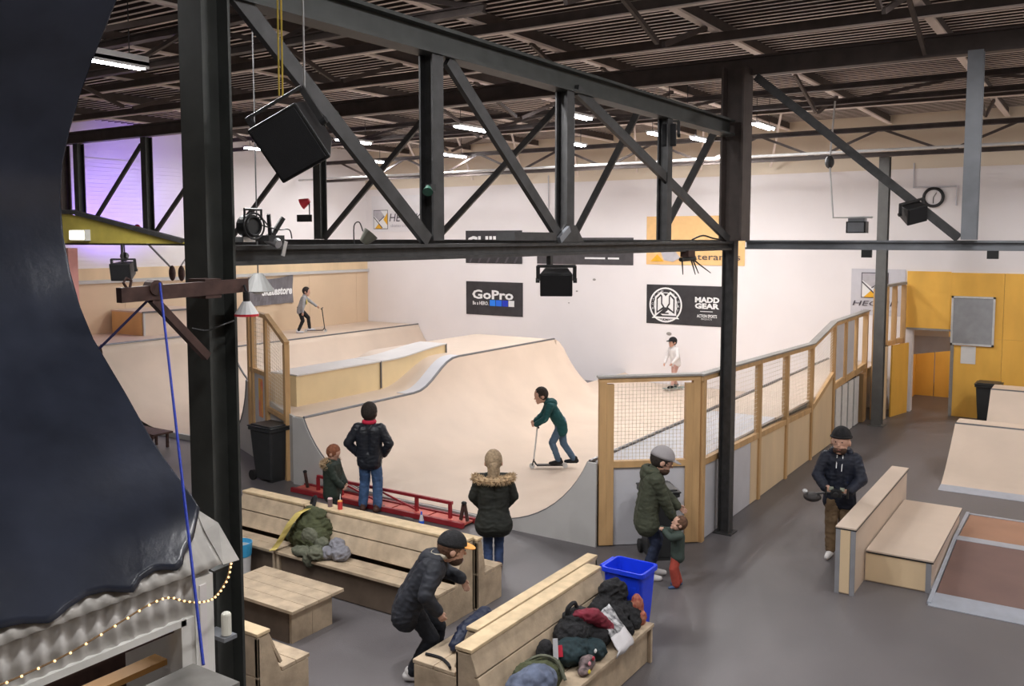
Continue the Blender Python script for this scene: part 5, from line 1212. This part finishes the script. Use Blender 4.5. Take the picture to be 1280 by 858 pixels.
# man in dark jacket and jeans, seen from behind
person('man in dark jacket, red scarf and blue jeans watching the ramp, hands in pockets', (11.45, 10.42, 0), 28, 1.84,
       dict(top=M_leather, legs=M_jean, shoes=M_brownshoe, collar=M_redscarf, hair=M_hair_d, skin=M_skind, hem=.47, bulk=.073, arm=.042, hyaw=-12, hpitch=-8,
            lw=(-.22, .06, .99), rw=(.23, .10, .98), le=(-1, -.6, 0), re=(1, -.6, 0), lcurl=.8, rcurl=.8, la=(-.13, 0, .083), ra=(.14, -.04, .083), ltoe=-12, rtoe=25, trouser=.042, flare=1.02))
# child with fur hood
M_parka2 = mat('dark_green_coat', (.022, .034, .026), .6, var=.3, scale=8); M_hair_ging = mat('ginger_hair', (.22, .08, .04), .8, var=.3, scale=30)
person('child in dark green fur hooded coat standing behind the bench by the red rail', (10.55, 10.42, 0), -72, 1.30,
       dict(top=M_parka2, legs=M_blackm, shoes=M_blackm, fur=M_fur, furw=.13, furr=1.5, hair=M_hair_ging, hem=.40, bulk=.092, arm=.050, hpitch=-28, hyaw=8,
            lw=(-.07, .19, .70), rw=(.07, .20, .68), le=(-1, -.8, -.3), re=(1, -.8, -.3), lcurl=.7, rcurl=.7))
# woman from behind
person('woman in long dark coat with tan fur hood, seen from behind', (10.30, 7.05, 0), 36, 1.68,
       dict(top=M_parka, legs=mat('mid_jeans', (.028, .05, .12), .85, var=.3, scale=9), shoes=M_brownshoe, fur=M_fur, furw=.155, hair=M_hair_b, long=True, hem=.40, bulk=.080, flare=1.34, arm=.042,
            lw=(-.15, .13, .88), rw=(.15, .13, .88), le=(-1, -.35, -.1), re=(1, -.35, -.1), lcurl=.8, rcurl=.8, sw=.112, trouser=.036, la=(-.075, 0, .076), ra=(.075, .02, .076), hpitch=-6))
# man in cap with toddler
P, inf = person('man in grey cap and olive green coat bending towards the small child', (11.25, 5.12, 0), -58, 1.86,
       dict(top=M_parkag, legs=M_jeand, shoes=M_whiteshoe, hood=M_parkag, cap=M_capgr, beard=M_beard, hair=M_hair_d, hem=.42, bulk=.078, flare=1.16, arm=.044, hip=(0, -.02, .97), chest=(0, .06, 1.38), headoff=(0, .10, .145), hpitch=-20,
            lw=(-.12, .42, .98), rw=(.10, .34, .86), le=(-1, -.7, -.3), re=(1, -.7, -.3), lhd=(0, .8, -.5), rhd=(0, .6, -.8), lcurl=.6, rcurl=.6, la=(-.10, .05, .084), ra=(.10, -.04, .084), ltoe=0, rtoe=8))
person('toddler in dark green jacket and red trousers reaching up to the man', (11.17, 4.64, 0), 128, .93,
       dict(top=mat('bottle_green_jacket', (.045, .065, .055), .75, var=.2), legs=M_redcl, shoes=mat('blue_shoe', (.05, .10, .22), .5), hair=M_hair_br, hem=.46, bulk=.085, arm=.050, headoff=(0, -.015, .095), hpitch=28, vox=.0065, wr=.008,
            lw=(-.06, .20, .80), rw=(.07, .21, .79), le=(-1, -.2, -.5), re=(1, -.2, -.5), lcurl=.7, rcurl=.7, trouser=.058, la=(-.06, .03, .042), ra=(.06, -.04, .042)))
# camera man walking
P, inf = person('man in black beanie and navy coat walking, holding a camera rig', (13.70, 3.14, 0), 187, 1.84,
       dict(top=M_navyc, legs=M_khaki, shoes=M_whiteshoe, beanie=M_blackm, beard=M_beard, hood=M_navyc, hem=.43, bulk=.074, arm=.045, flare=1.12, hyaw=-6, hpitch=3,
            lw=(-.17, .30, 1.05), rw=(.17, .31, 1.06), le=(-1, -.7, -.1), re=(1, -.7, -.1), lhd=(.45, .9, 0), rhd=(-.45, .9, 0), lpn=(.8, -.3, 0), rpn=(-.8, -.3, 0), lcurl=.8, rcurl=.8,
            la=(-.09, -.24, .17), ra=(.09, .16, .084), lk=(0, 1, 0), rk=(0, 1, 0), ltilt=.5, trouser=.042))
Mw = inf['M']
def wpt(v): return Mw @ Vector(v)
MB().bar(inf['neck'] + Vector((-.04, .10, -.02)), inf['neck'] + Vector((-.035, .19, -.24)), .012, .006).build('drawstring', M_lett, P, local=True); MB().bar(inf['neck'] + Vector((.04, .10, -.02)), inf['neck'] + Vector((.04, .19, -.20)), .012, .006).build('drawstring', M_lett, P, local=True)
cm = thing('camera_rig', 'dark two handled camera rig held at the waist of the walking man', 'camera', wpt((0, .40, 1.02)), R(187 - 90))
def bl_(name, mb, m, par): return mb.build(name, m, par, local=True)
bl_('camera_body', MB().box((-.07, -.02, -.04), (.07, .08, .06)), M_black, cm); bl_('lens', MB().cyl((0, .08, .01), (0, .17, .01), .035, n=14), M_black, cm)
for s in (-1, 1):
    bl_('handle', MB().cyl((s * .15, -.0, -.06), (s * .15, 0, .08), .016, n=10), M_black, cm); bl_('screen', MB().box((s * .075 - .03, .0, .04), (s * .075 + .03, .02, .09)), mat('screen_grey', (.35, .38, .30), .3), cm)
bl_('cross_bar', MB().cyl((-.16, 0, .0), (.16, 0, .0), .012, n=8), M_steel, cm)
bl_('pod', MB().ell((.34, -.02, -.10), (.13, .10, .07), 12, 8), mat('dark_grey_pod', (.05, .045, .045), .6), cm); bl_('pod_rod', MB().cyl((.12, 0, -.0), (.34, -.02, -.06), .015, n=8), M_steel, cm); bl_('pod_tip', MB().ell((.44, .0, -.02), (.04, .05, .03), 10, 6), M_house, cm)
# bending man near the benches
person('bearded man in black cap and dark jacket bending forward between the benches', (7.34, 5.95, 0), -52, 1.76,
       dict(top=mat('charcoal_blue_jacket', (.018, .020, .028), .7, var=.3, scale=7), legs=mat('black_trousers', (.010, .012, .018), .8, var=.2), shoes=M_whiteshoe, hood=mat('charcoal_blue_jacket', (0, 0, 0)), cap=M_blackm, peak=mat('orange_peak', (.78, .33, .06), .6), beard=M_beard, hair=M_hair_br,
            hip=(0, -.13, .84), chest=(0, .10, 1.20), collar=mat('beige_lining', (.36, .32, .25), .9), headoff=(0, .15, .09), hpitch=-12, hyaw=8, hem=.42, hemv=(0, -.17, .70), bulk=.086, arm=.046,
            lw=(-.16, .42, 1.00), rw=(.24, .16, .80), le=(-1, -.8, 0), re=(1, -.9, 0), lhd=(.1, .5, -.85), rhd=(0, .55, -.8), lcurl=.45, rcurl=.5, la=(-.10, .12, .083), ra=(.11, -.12, .083), trouser=.040, ltoe=-5, rtoe=5))
# scooter riders
def scooter(label, loc, rz, h=.85, s_=1.0, fork=M_metal):
    t = thing('kick_scooter', label, 'scooter', loc, rz)
    bl_('deck', MB().box((-.055, -.28, .055), (.055, .24, .08)), M_black, t)
    for y in (-.33, .33): bl_('wheel', MB().cyl((-.012, y, .055), (.012, y, .055), .055, n=18), M_house, t)
    bl_('fork', MB().bar((0, .33, .06), (0, .29, .20), .05, .02).bar((0, .24, .07), (0, .30, .16), .03, .03), M_steel, t)
    bl_('stem', MB().cyl((0, .30, .15), (0, .22, h), .016, n=8), fork, t)
    hb = bl_('handlebar', MB().cyl((-.26, .22, h), (.26, .22, h), .014, n=8), fork, t)
    for s in (-1, 1): bl_('grip', MB().cyl((s * .16, .22, h), (s * .27, .22, h), .02, n=8), M_black, hb)
    return t
FA = 125
person('rider in teal hoodie and jeans on a scooter in the mini ramp', (15.42, 8.86, FZ), FA, 1.62,
       dict(near=False, top=M_tealh, legs=mat('faded_jeans', (.07, .12, .19), .85, var=.2), shoes=M_blackm, hood=M_tealh, hair=M_hair_d, hem=.48, bulk=.070, arm=.040, hip=(0, .05, .90), chest=(0, .26, 1.24), headoff=(0, .13, .13), hpitch=-12, hyaw=12, wr=.01,
            lw=(-.16, .56, .92), rw=(.16, .56, .92), le=(-1, -.5, -.3), re=(1, -.5, -.3), lcurl=.9, rcurl=.9, lhd=(.3, .9, -.3), rhd=(-.3, .9, -.3), la=(-.05, .10, .16), ra=(.05, -.22, .16), lk=(0, 1, 0), rk=(0, 1, 0)))
a = R(FA); f = Vector((math.cos(a), math.sin(a), 0)); scooter('scooter with pale stem under the rider in the teal hoodie', Vector((15.42, 8.86, FZ)) + f * .30, R(FA - 90), .88, fork=M_house)
FB = -50; P0 = Vector((21.75, 22.75, 1.49))
P, inf = person('rider in grey shirt and black trousers with a scooter on the upper deck', P0, FB, 1.55,
       dict(near=False, top=M_greyt_, legs=M_blackm, shoes=M_greyl, hair=M_hair_d, hem=.47, bulk=.066, arm=.034, hip=(0, -.08, .80), chest=(0, .05, 1.16), headoff=(0, .05, .135), wr=.008,
            lw=(-.16, .50, .86), rw=(.20, .02, .66), le=(-1, -.5, -.3), re=(1, -.6, 0), la=(-.08, .22, .13), ra=(.12, -.14, .07), lk=(0, 1, 0), rk=(0, 1, 0), hyaw=-10, hpitch=-10, trouser=.034))
MB().ell(inf['chest'] + Vector((.02, .098, -.10)), (.08, .02, .11), 10, 6).build('yellow_print', mat('yellow_print', (.62, .50, .12), .8), P, local=True)
a = R(FB); f = Vector((math.cos(a), math.sin(a), 0)); scooter('dark scooter in front of the rider in the grey shirt', P0 + f * .42 + Vector((f.y, -f.x, 0)) * -.10, R(FB - 90), .82, fork=M_black)
person('child in white shirt and dark helmet riding by the far wall', (25.35, 10.72, FZ + .08), 150, 1.50,
       dict(near=False, top=M_whitet, legs=mat('pink_shorts', (.55, .33, .28), .85), shoes=M_blackm, cap=M_blackm, hair=M_hair_d, hem=.48, bulk=.072, arm=.038, wr=.008, hip=(0, -.04, .80), chest=(0, .03, 1.13), lw=(-.20, .22, .78), rw=(.22, .20, .74), le=(-1, -.6, 0), re=(1, -.6, 0), la=(-.10, .16, .067), ra=(.10, -.14, .067), trouser=.032))
sb = thing('skateboard', 'skateboard under the child in the white shirt by the far wall', 'skateboard', (25.35, 10.72, FZ), R(150 - 90))
bl_('deck', MB().box((-.1, -.38, .06), (.1, .38, .078)), mat('green_grey_board', (.20, .25, .22), .6), sb)
for y in (-.25, .25):
    bl_('truck', MB().box((-.06, y - .02, .03), (.06, y + .02, .06)), M_metal, sb)
    for s in (-1, 1): bl_('wheel', MB().cyl((s * .07, y, .027), (s * .10, y, .027), .027, n=12), M_house, sb)
finish_remesh()
